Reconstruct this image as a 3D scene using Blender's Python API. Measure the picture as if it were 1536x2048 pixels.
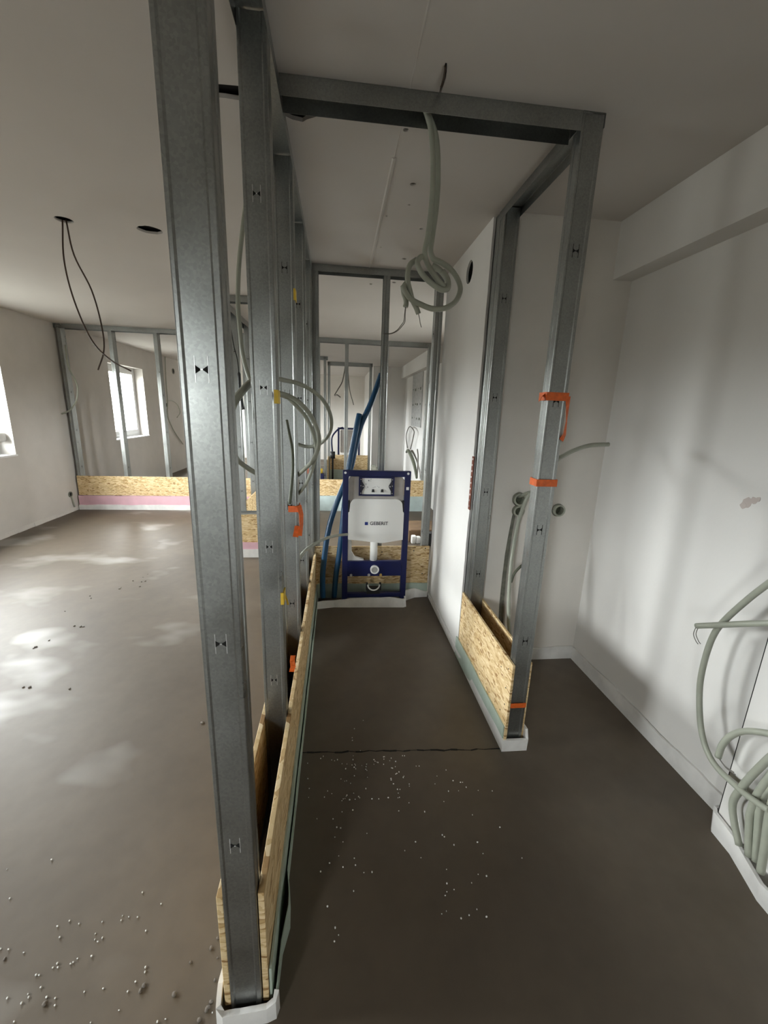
import bpy, bmesh, math, random
from mathutils import Vector, Matrix

for o in list(bpy.data.objects):
    bpy.data.objects.remove(o, do_unlink=True)
SC = bpy.context.scene
COL = SC.collection
random.seed(7)

# ------------------------------------------------------------------ camera
CAM_H, H = 1.4946, 2.445
pitch, yaw, roll = math.radians(13.8771), math.radians(6.7155), math.radians(1.9485)
fw = Vector((math.sin(yaw) * math.cos(pitch), math.cos(yaw) * math.cos(pitch), -math.sin(pitch)))
rt = Vector((math.cos(yaw), -math.sin(yaw), 0))
up = rt.cross(fw)
rt2 = rt * math.cos(roll) + up * math.sin(roll)
up2 = -rt * math.sin(roll) + up * math.cos(roll)
cd = bpy.data.cameras.new('camera')
cam = bpy.data.objects.new('camera', cd)
COL.objects.link(cam)
cam.matrix_world = Matrix(((rt2.x, up2.x, -fw.x, 0), (rt2.y, up2.y, -fw.y, 0), (rt2.z, up2.z, -fw.z, CAM_H), (0, 0, 0, 1)))
cd.sensor_fit = 'VERTICAL'
cd.sensor_height = 36.0
cd.lens = 818.7152 / 2048 * 36.0
cd.clip_start = 0.02
cd.clip_end = 200
SC.camera = cam

# ------------------------------------------------------------------ sky and exposure
SKY = 94.0
w = bpy.data.worlds.new('overcast_sky')
SC.world = w
w.use_nodes = True
nt = w.node_tree
nt.nodes.clear()
tc = nt.nodes.new('ShaderNodeTexCoord')
sx = nt.nodes.new('ShaderNodeSeparateXYZ')
rp = nt.nodes.new('ShaderNodeValToRGB')
mr = nt.nodes.new('ShaderNodeMapRange')
bg = nt.nodes.new('ShaderNodeBackground')
wo = nt.nodes.new('ShaderNodeOutputWorld')
nt.links.new(tc.outputs['Generated'], sx.inputs[0])
nt.links.new(sx.outputs['Z'], mr.inputs[0])
mr.inputs[1].default_value = -1
mr.inputs[2].default_value = 1
nt.links.new(mr.outputs[0], rp.inputs[0])
e = rp.color_ramp.elements
e[0].position, e[0].color = 0.0, (0.06, 0.06, 0.055, 1)
e[1].position, e[1].color = 1.0, (1.0, 1.0, 1.0, 1)
a = rp.color_ramp.elements.new(0.503)
a.color = (0.09, 0.09, 0.085, 1)
a = rp.color_ramp.elements.new(0.53)
a.color = (0.74, 0.75, 0.77, 1)
nt.links.new(rp.outputs[0], bg.inputs[0])
bg.inputs[1].default_value = SKY
nt.links.new(bg.outputs[0], wo.inputs[0])

vs = SC.view_settings
vs.view_transform = 'Standard'
vs.look = 'None'
vs.gamma = 1.0
vs.use_curve_mapping = False
vs.exposure = 0.0
cy = SC.cycles
cy.use_denoising = True
cy.max_bounces = 8
cy.diffuse_bounces = 6
cy.glossy_bounces = 3
cy.use_adaptive_sampling = True
cy.adaptive_threshold = 0.03
cy.transparent_max_bounces = 8
cy.caustics_reflective = False
cy.caustics_refractive = False
cy.sample_clamp_indirect = 6.0

# the openings of the outer wall: (y0, y1, z0, z1) in the plane x = XLW
XLW = -3.63
OPEN = [(0.85, 1.75, 0.87, 2.08), (3.50, 5.10, 0.87, 2.08), (7.30, 8.50, 0.88, 2.10), (10.45, 11.85, 0.88, 2.10)]
ADDED_OPEN = (4.15, 5.00, 1.05, 2.05)          # unseen window added in the right outer wall to brighten the rooms behind the cabin
for (y0, y1, z0, z1) in OPEN:                       # daylight portals in the window openings
    ld = bpy.data.lights.new('window_daylight', 'AREA')
    ld.shape = 'RECTANGLE'
    ld.size, ld.size_y = y1 - y0, z1 - z0
    ld.cycles.is_portal = True
    lo = bpy.data.objects.new('window_daylight', ld)
    lo.location = (XLW - 0.26, (y0 + y1) / 2, (z0 + z1) / 2)
    lo.rotation_euler = (math.radians(90), 0, math.radians(-90))
    COL.objects.link(lo)
BOPEN = (-2.20, -1.50, 0.95, 2.00)         # x0, x1, z0, z1: the window in the wall behind the camera
ld = bpy.data.lights.new('window_daylight', 'AREA')
ld.shape = 'RECTANGLE'
ld.size, ld.size_y = BOPEN[1] - BOPEN[0], BOPEN[3] - BOPEN[2]
ld.cycles.is_portal = True
lo = bpy.data.objects.new('window_daylight', ld)
lo.location = ((BOPEN[0] + BOPEN[1]) / 2, -2.76, (BOPEN[2] + BOPEN[3]) / 2)
lo.rotation_euler = (math.radians(90), 0, 0)
COL.objects.link(lo)
ld = bpy.data.lights.new('window_daylight', 'AREA')
ld.shape = 'RECTANGLE'
ld.size, ld.size_y = ADDED_OPEN[1] - ADDED_OPEN[0], ADDED_OPEN[3] - ADDED_OPEN[2]
ld.cycles.is_portal = True
lo = bpy.data.objects.new('window_daylight', ld)
lo.location = (1.76, (ADDED_OPEN[0] + ADDED_OPEN[1]) / 2, (ADDED_OPEN[2] + ADDED_OPEN[3]) / 2)
lo.rotation_euler = (math.radians(90), 0, math.radians(90))
COL.objects.link(lo)

# ------------------------------------------------------------------ materials
MATS = {}


def mat(name, col, rough=0.8, metal=0.0, spec=0.5, noise=0.0, nscale=8.0, bump=0.0, bscale=60.0, coat=0.0, rvar=0.0):
    m = bpy.data.materials.new(name)
    m.use_nodes = True
    n = m.node_tree
    b = n.nodes['Principled BSDF']
    b.inputs['Roughness'].default_value = rough
    b.inputs['Metallic'].default_value = metal
    b.inputs['Specular IOR Level'].default_value = spec
    b.inputs['Coat Weight'].default_value = coat
    b.inputs['Base Color'].default_value = (*col, 1)
    if noise or bump or rvar:
        t = n.nodes.new('ShaderNodeTexCoord')
    if noise:
        nz = n.nodes.new('ShaderNodeTexNoise')
        nz.inputs['Scale'].default_value = nscale
        nz.inputs['Detail'].default_value = 6
        r = n.nodes.new('ShaderNodeValToRGB')
        r.color_ramp.elements[0].position = 0.3
        r.color_ramp.elements[1].position = 0.7
        r.color_ramp.elements[0].color = (*[max(0, c * (1 - noise)) for c in col], 1)
        r.color_ramp.elements[1].color = (*[min(1, c * (1 + noise)) for c in col], 1)
        n.links.new(t.outputs['Object'], nz.inputs['Vector'])
        n.links.new(nz.outputs['Fac'], r.inputs[0])
        n.links.new(r.outputs[0], b.inputs['Base Color'])
    if rvar:
        nr = n.nodes.new('ShaderNodeTexNoise')
        nr.inputs['Scale'].default_value = nscale * 0.7
        mr_ = n.nodes.new('ShaderNodeMapRange')
        mr_.inputs[1].default_value, mr_.inputs[2].default_value = 0.35, 0.65
        mr_.inputs[3].default_value, mr_.inputs[4].default_value = rough - rvar, rough + rvar
        n.links.new(t.outputs['Object'], nr.inputs['Vector'])
        n.links.new(nr.outputs['Fac'], mr_.inputs[0])
        n.links.new(mr_.outputs[0], b.inputs['Roughness'])
    if bump:
        nb = n.nodes.new('ShaderNodeTexNoise')
        nb.inputs['Scale'].default_value = bscale
        nb.inputs['Detail'].default_value = 4
        bp = n.nodes.new('ShaderNodeBump')
        bp.inputs['Strength'].default_value = bump
        bp.inputs['Distance'].default_value = 0.01
        n.links.new(t.outputs['Object'], nb.inputs['Vector'])
        n.links.new(nb.outputs['Fac'], bp.inputs['Height'])
        n.links.new(bp.outputs[0], b.inputs['Normal'])
    MATS[name] = m
    return m


mat('plaster', (0.70, 0.685, 0.66), 0.85, noise=0.025, nscale=3, bump=0.06, bscale=40)
mat('ceiling_paint', (0.60, 0.57, 0.54), 0.9, noise=0.02, nscale=2, bump=0.04, bscale=30)
mat('render_coat', (0.74, 0.71, 0.665), 0.9, noise=0.04, nscale=4, bump=0.08, bscale=50)
mat('outer_coat', (0.60, 0.57, 0.535), 0.9, noise=0.04, nscale=4, bump=0.08, bscale=50)
mat('deck_shade', (0.03, 0.028, 0.026), 0.95)  # near-black, gives the ceiling holes their shade by colour
mat('foam_white', (0.74, 0.73, 0.71), 0.6, noise=0.12, nscale=9, bump=0.25, bscale=25)
mat('foam_green', (0.42, 0.50, 0.43), 0.5, noise=0.10, nscale=12, bump=0.15, bscale=30)
mat('foam_blue', (0.50, 0.60, 0.60), 0.55, noise=0.10, nscale=8)
mat('foam_pink', (0.68, 0.42, 0.48), 0.6, noise=0.08, nscale=6)
mat('conduit', (0.35, 0.365, 0.30), 0.45, noise=0.08, nscale=20)
mat('conduit_dark', (0.10, 0.11, 0.075), 0.55, noise=0.2, nscale=25)
mat('blue_pipe', (0.009, 0.062, 0.14), 0.35)
mat('blue_frame', (0.004, 0.008, 0.065), 0.4, noise=0.1)
mat('tank_white', (0.83, 0.83, 0.81), 0.35)
mat('tank_cover', (0.42, 0.39, 0.36), 0.8, noise=0.06, nscale=30)
mat('tank_grey', (0.33, 0.33, 0.32), 0.7)
mat('rubber_black', (0.012, 0.012, 0.013), 0.5)
mat('void', (0.01, 0.0095, 0.009), 0.95)
mat('orange_ribbon', (0.70, 0.13, 0.02), 0.45, noise=0.15, nscale=60)
mat('yellow_tape', (0.75, 0.50, 0.04), 0.5, noise=0.1, nscale=60)
mat('wire_brown', (0.06, 0.035, 0.022), 0.5)
mat('wire_grey', (0.16, 0.15, 0.13), 0.5)
mat('brick', (0.16, 0.05, 0.03), 0.9, noise=0.3, nscale=40)
mat('upvc', (0.80, 0.80, 0.80), 0.3)
mat('mortar', (0.20, 0.20, 0.165), 0.95, noise=0.25, nscale=30, bump=0.5, bscale=60)
mat('crumb', (0.16, 0.14, 0.12), 0.95)
mat('bead', (0.9, 0.9, 0.88), 0.5)
mat('bolt', (0.72, 0.70, 0.66), 0.3, metal=0.7)
mat('print_blue', (0.02, 0.04, 0.22), 0.5)
mat('print_black', (0.015, 0.015, 0.03), 0.5)
mat('print_grey', (0.35, 0.35, 0.36), 0.6)
mat('tab_bright', (0.75, 0.76, 0.76), 0.3, metal=0.5)
mat('cardboard', (0.14, 0.085, 0.045), 0.9, noise=0.15)
mat('panel_grey', (0.42, 0.42, 0.41), 0.9, noise=0.2, nscale=20)
mat('stain', (0.50, 0.44, 0.41), 0.9)
mat('brass', (0.75, 0.52, 0.18), 0.35, metal=0.6)


def galvanised():
    m = mat('galvanised', (0.36, 0.375, 0.38), 0.36, metal=0.95)
    n = m.node_tree
    b = n.nodes['Principled BSDF']
    t = n.nodes.new('ShaderNodeTexCoord')
    v = n.nodes.new('ShaderNodeTexVoronoi')
    v.inputs['Scale'].default_value = 220
    r = n.nodes.new('ShaderNodeValToRGB')
    r.color_ramp.elements[0].color = (0.37, 0.385, 0.375, 1)
    r.color_ramp.elements[1].color = (0.47, 0.485, 0.47, 1)
    n.links.new(t.outputs['Object'], v.inputs['Vector'])
    n.links.new(v.outputs['Color'], r.inputs[0])
    z = n.nodes.new('ShaderNodeTexNoise')
    z.inputs['Scale'].default_value = 7
    z.inputs['Detail'].default_value = 6
    mx = n.nodes.new('ShaderNodeMixRGB')
    mx.blend_type = 'MULTIPLY'
    mx.inputs[0].default_value = 0.4
    n.links.new(t.outputs['Object'], z.inputs['Vector'])
    n.links.new(r.outputs[0], mx.inputs[1])
    n.links.new(z.outputs['Fac'], mx.inputs[2])
    n.links.new(mx.outputs[0], b.inputs['Base Color'])
    mp = n.nodes.new('ShaderNodeMapRange')
    mp.inputs[1].default_value, mp.inputs[2].default_value = 0.3, 0.7
    mp.inputs[3].default_value, mp.inputs[4].default_value = 0.27, 0.43
    n.links.new(z.outputs['Fac'], mp.inputs[0])
    n.links.new(mp.outputs[0], b.inputs['Roughness'])


galvanised()


def osb():
    """oriented strand board: three layers of long flakes lying at different angles"""
    m = mat('osb', (0.6, 0.42, 0.2), 0.75)
    n = m.node_tree
    b = n.nodes['Principled BSDF']
    t = n.nodes.new('ShaderNodeTexCoord')
    nz = n.nodes.new('ShaderNodeTexNoise')
    nz.inputs['Scale'].default_value = 14
    nz.inputs['Detail'].default_value = 2
    warp = n.nodes.new('ShaderNodeMixRGB')
    warp.blend_type = 'ADD'
    warp.inputs[0].default_value = 0.035
    n.links.new(t.outputs['Object'], nz.inputs['Vector'])
    n.links.new(t.outputs['Object'], warp.inputs[1])
    n.links.new(nz.outputs['Color'], warp.inputs[2])
    last = None
    for k, (rot, sc) in enumerate((((0.95, 0.95, 0.3), (1, 1, 4.0)), ((-0.75, -0.75, 1.1), (1, 1, 4.5)), ((0.15, 0.15, 0.6), (1, 1, 3.5)))):
        mp = n.nodes.new('ShaderNodeMapping')
        mp.inputs['Rotation'].default_value = rot
        mp.inputs['Scale'].default_value = sc
        v = n.nodes.new('ShaderNodeTexVoronoi')
        v.inputs['Scale'].default_value = 22 + 5 * k
        sp = n.nodes.new('ShaderNodeSeparateColor')
        n.links.new(warp.outputs[0], mp.inputs[0])
        n.links.new(mp.outputs[0], v.inputs['Vector'])
        n.links.new(v.outputs['Color'], sp.inputs[0])
        if last is None:
            last = sp.outputs[0]
            continue
        top = n.nodes.new('ShaderNodeMath')          # a flake lies on top where its own lot says so
        top.operation = 'GREATER_THAN'
        top.inputs[1].default_value = 0.55
        n.links.new(sp.outputs[1], top.inputs[0])
        mx = n.nodes.new('ShaderNodeMix')
        n.links.new(top.outputs[0], mx.inputs[0])
        n.links.new(last, mx.inputs[2])
        n.links.new(sp.outputs[0], mx.inputs[3])
        last = mx.outputs[0]
    r = n.nodes.new('ShaderNodeValToRGB')
    el = r.color_ramp.elements
    el[0].position, el[0].color = 0.0, (0.28, 0.15, 0.055, 1)
    el[1].position, el[1].color = 1.0, (0.80, 0.64, 0.40, 1)
    for pos, c in ((0.10, (0.45, 0.28, 0.115, 1)), (0.25, (0.60, 0.42, 0.205, 1)), (0.65, (0.70, 0.525, 0.285, 1))):
        q = el.new(pos)
        q.color = c
    n.links.new(last, r.inputs[0])
    n.links.new(r.outputs[0], b.inputs['Base Color'])


osb()


def screed():
    m = mat('screed', (0.3, 0.27, 0.23), 0.5)
    n = m.node_tree
    b = n.nodes['Principled BSDF']
    t = n.nodes.new('ShaderNodeTexCoord')
    big = n.nodes.new('ShaderNodeTexNoise')
    big.inputs['Scale'].default_value = 0.9
    big.inputs['Detail'].default_value = 5
    big.inputs['Roughness'].default_value = 0.55
    fine = n.nodes.new('ShaderNodeTexNoise')
    fine.inputs['Scale'].default_value = 14
    fine.inputs['Detail'].default_value = 8
    n.links.new(t.outputs['Object'], big.inputs['Vector'])
    n.links.new(t.outputs['Object'], fine.inputs['Vector'])
    r = n.nodes.new('ShaderNodeValToRGB')
    el = r.color_ramp.elements
    el[0].position, el[0].color = 0.30, (0.076, 0.057, 0.039, 1)
    el[1].position, el[1].color = 0.72, (0.128, 0.101, 0.073, 1)
    n.links.new(big.outputs['Fac'], r.inputs[0])
    mx = n.nodes.new('ShaderNodeMixRGB')
    mx.blend_type = 'OVERLAY'
    mx.inputs[0].default_value = 0.18
    n.links.new(r.outputs[0], mx.inputs[1])
    n.links.new(fine.outputs['Fac'], mx.inputs[2])
    # pale patches, smoother than the rest
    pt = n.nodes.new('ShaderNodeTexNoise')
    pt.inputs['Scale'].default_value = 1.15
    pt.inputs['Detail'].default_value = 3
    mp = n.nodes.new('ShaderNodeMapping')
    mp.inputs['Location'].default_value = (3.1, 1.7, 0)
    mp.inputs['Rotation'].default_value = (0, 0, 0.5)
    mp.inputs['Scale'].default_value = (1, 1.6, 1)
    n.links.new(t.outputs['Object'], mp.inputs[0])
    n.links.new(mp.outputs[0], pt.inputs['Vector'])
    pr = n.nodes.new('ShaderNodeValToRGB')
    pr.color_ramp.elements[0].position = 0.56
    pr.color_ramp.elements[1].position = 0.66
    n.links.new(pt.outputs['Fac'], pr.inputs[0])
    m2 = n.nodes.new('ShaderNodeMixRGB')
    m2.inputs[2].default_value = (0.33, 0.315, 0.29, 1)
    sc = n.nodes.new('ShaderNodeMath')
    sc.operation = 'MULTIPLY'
    sx_ = n.nodes.new('ShaderNodeSeparateXYZ')      # keeps the pale patches to the left room
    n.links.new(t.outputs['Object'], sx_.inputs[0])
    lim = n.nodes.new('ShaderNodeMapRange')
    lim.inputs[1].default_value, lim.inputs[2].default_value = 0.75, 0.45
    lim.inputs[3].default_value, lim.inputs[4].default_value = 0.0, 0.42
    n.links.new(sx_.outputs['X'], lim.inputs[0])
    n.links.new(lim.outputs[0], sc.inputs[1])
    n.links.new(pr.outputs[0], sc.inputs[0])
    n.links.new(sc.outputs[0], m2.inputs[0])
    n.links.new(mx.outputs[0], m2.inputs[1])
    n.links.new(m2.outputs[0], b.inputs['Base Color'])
    rr = n.nodes.new('ShaderNodeMapRange')
    rr.inputs[3].default_value, rr.inputs[4].default_value = 0.54, 0.42
    n.links.new(pr.outputs[0], rr.inputs[0])
    n.links.new(rr.outputs[0], b.inputs['Roughness'])
    bp = n.nodes.new('ShaderNodeBump')
    bp.inputs['Strength'].default_value = 0.12
    bp.inputs['Distance'].default_value = 0.01
    n.links.new(fine.outputs['Fac'], bp.inputs['Height'])
    n.links.new(bp.outputs[0], b.inputs['Normal'])


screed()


def pane_glass():
    m = bpy.data.materials.new('pane_glass')
    m.use_nodes = True
    n = m.node_tree
    n.nodes.clear()
    o = n.nodes.new('ShaderNodeOutputMaterial')
    tr = n.nodes.new('ShaderNodeBsdfTransparent')
    tr.inputs[0].default_value = (0.94, 0.96, 0.95, 1)
    gl = n.nodes.new('ShaderNodeBsdfGlossy')
    gl.inputs['Roughness'].default_value = 0.02
    mx = n.nodes.new('ShaderNodeMixShader')
    mx.inputs[0].default_value = 0.045
    n.links.new(tr.outputs[0], mx.inputs[1])
    n.links.new(gl.outputs[0], mx.inputs[2])
    n.links.new(mx.outputs[0], o.inputs[0])
    MATS['pane_glass'] = m


pane_glass()

# ------------------------------------------------------------------ mesh helpers
WORLD = {}


def spline(pts, k=6):
    P = [Vector(p) for p in pts]
    if len(P) < 3:
        return P
    out = []
    for i in range(len(P) - 1):
        p0 = P[i - 1] if i else P[0] * 2 - P[1]
        p1, p2 = P[i], P[i + 1]
        p3 = P[i + 2] if i + 2 < len(P) else P[-1] * 2 - P[-2]
        for j in range(k):
            t = j / k
            out.append(0.5 * ((2 * p1) + (p2 - p0) * t + (2 * p0 - 5 * p1 + 4 * p2 - p3) * t * t + (3 * p1 - p0 - 3 * p2 + p3) * t ** 3))
    out.append(P[-1])
    return out


class MB:
    def __init__(s):
        s.v, s.f, s.m, s.sm = [], [], [], []

    def add(s, vs, fs, m=0, smooth=False):
        b = len(s.v)
        s.v += [Vector(v) for v in vs]
        for f in fs:
            s.f.append([b + i for i in f])
            s.m.append(m)
            s.sm.append(smooth)
        return s

    def box(s, x0, x1, y0, y1, z0, z1, m=0):
        v = [(x, y, z) for x in (x0, x1) for y in (y0, y1) for z in (z0, z1)]
        return s.add(v, [(0, 1, 3, 2), (4, 6, 7, 5), (0, 4, 5, 1), (2, 3, 7, 6), (0, 2, 6, 4), (1, 5, 7, 3)], m)

    def bbox(s, x0, x1, y0, y1, z0, z1, r=0.002, m=0, smooth=False, seg=2):
        bm = bmesh.new()
        bmesh.ops.create_cube(bm, size=1)
        for v in bm.verts:
            v.co = Vector(((x0 + x1) / 2 + v.co.x * (x1 - x0), (y0 + y1) / 2 + v.co.y * (y1 - y0), (z0 + z1) / 2 + v.co.z * (z1 - z0)))
        bmesh.ops.bevel(bm, geom=bm.edges[:], offset=r, segments=seg, profile=0.5, affect='EDGES')
        bm.verts.index_update()
        s.add([v.co.copy() for v in bm.verts], [[v.index for v in f.verts] for f in bm.faces], m, smooth)
        bm.free()
        return s

    def prism(s, poly, o, U, V, W, m=0):
        o, U, V, W = Vector(o), Vector(U), Vector(V), Vector(W)
        n = len(poly)
        a = [o + U * p[0] + V * p[1] for p in poly]
        s.add(a + [p + W for p in a], [tuple(range(n))[::-1], tuple(range(n, 2 * n))] + [(i, (i + 1) % n, n + (i + 1) % n, n + i) for i in range(n)], m)
        return s

    def sheet(s, line, o, U, V, W, t=0.001, m=0):
        """a bent sheet: the open polyline, thickened to one side by t and extruded along W"""
        o, U, V, W = Vector(o), Vector(U), Vector(V), Vector(W)
        L = [Vector((p[0], p[1])) for p in line]
        n = len(L)
        inn = []
        for i in range(n):
            d1 = (L[i] - L[i - 1]).normalized() if i else (L[1] - L[0]).normalized()
            d2 = (L[i + 1] - L[i]).normalized() if i < n - 1 else d1
            n1, n2 = Vector((-d1.y, d1.x)), Vector((-d2.y, d2.x))
            k = (n1 + n2).normalized()
            inn.append(L[i] + k * (t / max(0.4, k.dot(n1))))
        al = L + inn
        a = [o + U * p.x + V * p.y for p in al]
        N = 2 * n
        fs = []
        for i in range(n - 1):
            fs += [(i, i + 1, N + i + 1, N + i), (n + i + 1, n + i, N + n + i, N + n + i + 1), (i, n + i, n + i + 1, i + 1), (N + i, N + i + 1, N + n + i + 1, N + n + i)]
        fs += [(0, N, N + n, n), (n - 1, 2 * n - 1, N + 2 * n - 1, N + n - 1)]
        return s.add(a + [p + W for p in a], fs, m)

    def tube(s, pts, r, n=8, m=0, k=6, smooth_path=True, hollow=False):
        P = spline(pts, k) if smooth_path else [Vector(p) for p in pts]
        fr = None
        vs, fs = [], []
        for i, p in enumerate(P):
            d = (P[min(i + 1, len(P) - 1)] - P[max(i - 1, 0)]).normalized()
            if fr is None:
                fr = d.orthogonal().normalized()
            fr = (fr - d * fr.dot(d)).normalized()
            b = d.cross(fr)
            rr = r(i / max(1, len(P) - 1)) if callable(r) else r
            for j in range(n):
                a = 2 * math.pi * j / n
                vs.append(p + fr * math.cos(a) * rr + b * math.sin(a) * rr)
        for i in range(len(P) - 1):
            for j in range(n):
                fs.append((i * n + j, i * n + (j + 1) % n, (i + 1) * n + (j + 1) % n, (i + 1) * n + j))
        s.add(vs, fs, m, True)
        if not hollow:
            e0 = len(s.v) - len(vs)
            s.f.append([e0 + j for j in range(n)][::-1])
            s.f.append([e0 + (len(P) - 1) * n + j for j in range(n)])
            s.m += [m, m]
            s.sm += [False, False]
        return s

    def cyl(s, c, ax, r, h, n=20, m=0, r2=None):
        c, ax = Vector(c), Vector(ax).normalized()
        u = ax.orthogonal().normalized()
        v = ax.cross(u)
        r2 = r if r2 is None else r2
        A = [c + (u * math.cos(2 * math.pi * i / n) + v * math.sin(2 * math.pi * i / n)) * r for i in range(n)]
        B = [c + ax * h + (u * math.cos(2 * math.pi * i / n) + v * math.sin(2 * math.pi * i / n)) * r2 for i in range(n)]
        s.add(A + B, [(i, (i + 1) % n, n + (i + 1) % n, n + i) for i in range(n)], m, True)
        b = len(s.v) - 2 * n
        s.f += [[b + i for i in range(n)][::-1], [b + n + i for i in range(n)]]
        s.m += [m, m]
        s.sm += [False, False]
        return s

    def ring(s, c, ax, ro, ri, h, n=24, m=0):
        c, ax = Vector(c), Vector(ax).normalized()
        u = ax.orthogonal().normalized()
        v = ax.cross(u)
        vs, fs = [], []
        for (r, z) in ((ri, 0), (ro, 0), (ro, h), (ri, h)):
            vs += [c + ax * z + (u * math.cos(2 * math.pi * i / n) + v * math.sin(2 * math.pi * i / n)) * r for i in range(n)]
        for q in range(4):
            for i in range(n):
                a, b = q * n, ((q + 1) % 4) * n
                fs.append((a + i, a + (i + 1) % n, b + (i + 1) % n, b + i))
        return s.add(vs, fs, m)

    def build(s, name, mats, parent=None, kind=None, origin=None):
        if isinstance(mats, str):
            mats = [mats]
        lo = Vector((min(v.x for v in s.v), min(v.y for v in s.v), min(v.z for v in s.v)))
        hi = Vector((max(v.x for v in s.v), max(v.y for v in s.v), max(v.z for v in s.v)))
        L = Vector(origin) if origin else Vector(((lo.x + hi.x) / 2, (lo.y + hi.y) / 2, lo.z))
        me = bpy.data.meshes.new(name)
        me.from_pydata([v - L for v in s.v], [], s.f)
        for m in mats:
            me.materials.append(MATS[m])
        me.polygons.foreach_set('material_index', s.m)
        me.polygons.foreach_set('use_smooth', s.sm)
        bm = bmesh.new()
        bm.from_mesh(me)
        bmesh.ops.recalc_face_normals(bm, faces=bm.faces[:])
        bm.to_mesh(me)
        bm.free()
        return link(name, me, L, parent, kind)


def link(name, me, L, parent=None, kind=None):
    o = bpy.data.objects.new(name, me)
    COL.objects.link(o)
    pl = WORLD[parent.name] if parent else Vector((0, 0, 0))
    o.parent = parent
    o.location = Vector(L) - pl
    WORLD[o.name] = Vector(L)
    if kind:
        o['kind'] = kind
    return o


def tag(o, label, cat, group=None):
    o['label'] = label
    o['category'] = cat
    if group:
        o['group'] = group
    return o


def thing(name, label, cat, loc, group=None, kind=None):
    o = bpy.data.objects.new(name, None)
    o.empty_display_size = 0.1
    COL.objects.link(o)
    o.location = loc
    WORLD[o.name] = Vector(loc)
    if kind:
        o['kind'] = kind
    if label:
        tag(o, label, cat, group)
    return o


def carve(o, *cutters):
    """cut real holes into o with temporary cutter meshes, one after the other"""
    for mb in cutters:
        c = mb.build('cutter', 'void')
        md = o.modifiers.new('cut', 'BOOLEAN')
        md.operation = 'DIFFERENCE'
        md.solver = 'EXACT'
        md.object = c
        bpy.context.view_layer.update()
        dg = bpy.context.evaluated_depsgraph_get()
        me = bpy.data.meshes.new_from_object(o.evaluated_get(dg))
        o.modifiers.clear()
        old = o.data
        if len(me.polygons) > 5:
            o.data = me
            bpy.data.meshes.remove(old)
        bpy.data.objects.remove(c, do_unlink=True)


X, Y, Z = Vector((1, 0, 0)), Vector((0, 1, 0)), Vector((0, 0, 1))


def sect(w=0.075, d=0.05):
    return [(0.011, d), (0.002, d), (0, d - 0.002), (0, d * 0.66), (0.0018, d * 0.62), (0.0018, d * 0.46), (0, d * 0.42), (0, 0.0025), (0.0007, 0.0008), (0.0025, 0),
            (w * 0.10, 0), (w * 0.15, 0.0028), (w * 0.80, 0.0028), (w * 0.85, 0), (w - 0.0025, 0), (w - 0.0007, 0.0008), (w, 0.0025),
            (w, d * 0.42), (w - 0.0018, d * 0.46), (w - 0.0018, d * 0.62), (w, d * 0.66), (w, d - 0.002), (w - 0.002, d), (w - 0.011, d)]


AXES = {'-y': (X, Y), '+y': (X, -Y), '-x': (Y, X), '+x': (Y, -X)}
KN = (0.55, 1.05, 1.55, 2.05)


def stud(parent, x, y, face, z0=0.005, z1=H - 0.004, knock=KN, kmat='void', w=0.075, d=0.05):
    U, V = AXES[face]
    o = Vector((x, y, z0))
    s = MB().sheet(sect(w, d), o, U, V, Z * (z1 - z0), 0.0011).build('stud', 'galvanised', parent)
    for zk in knock:                                 # the punched service cut-outs with their bent tabs
        c = Vector((x, y, zk)) + U * (w * 0.475) + V * 0.0019
        b = MB()
        for sg in (-1, 1):
            b.prism([(sg * 0.0097, -0.021), (sg * 0.0112, -0.021), (sg * 0.0112, 0.021), (sg * 0.0097, 0.021)], c, U, Z, V * 0.0006, 0)
            b.prism([(sg * 0.0100, -0.0065), (sg * 0.0100, 0.0065), (sg * 0.006, 0.0035), (sg * 0.002, 0.001), (sg * 0.002, -0.001), (sg * 0.006, -0.0035)], c - V * 0.0002, U, Z, V * 0.0006, 1)
        b.prism([(-0.002, -0.0012), (0.002, -0.0012), (0.002, 0.0012), (-0.002, 0.0012)], c - V * 0.0005, U, Z, V * 0.0006, 2)
        b.build('knockout', [kmat, 'void', 'tab_bright' if kmat != 'void' else 'void'], s)
    return s


def track(parent, p, q, w=0.075, d=0.04, name='top_track', up_=False):
    """a U rail from p to q; the rail lies to the left of p->q, by w; opens down (or up)"""
    p, q = Vector(p), Vector(q)
    D = q - p
    U = Z.cross(D).normalized()
    ln = [(w, -d), (w, -0.0015), (w - 0.0015, 0), (0.0015, 0), (0, -0.0015), (0, -d)]
    if up_:
        ln = [(0, d), (0, 0.0015), (0.0015, 0), (w - 0.0015, 0), (w, 0.0015), (w, d)]
    return MB().sheet(ln, p, U, Z, D, 0.001).build(name, 'galvanised', parent)


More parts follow.
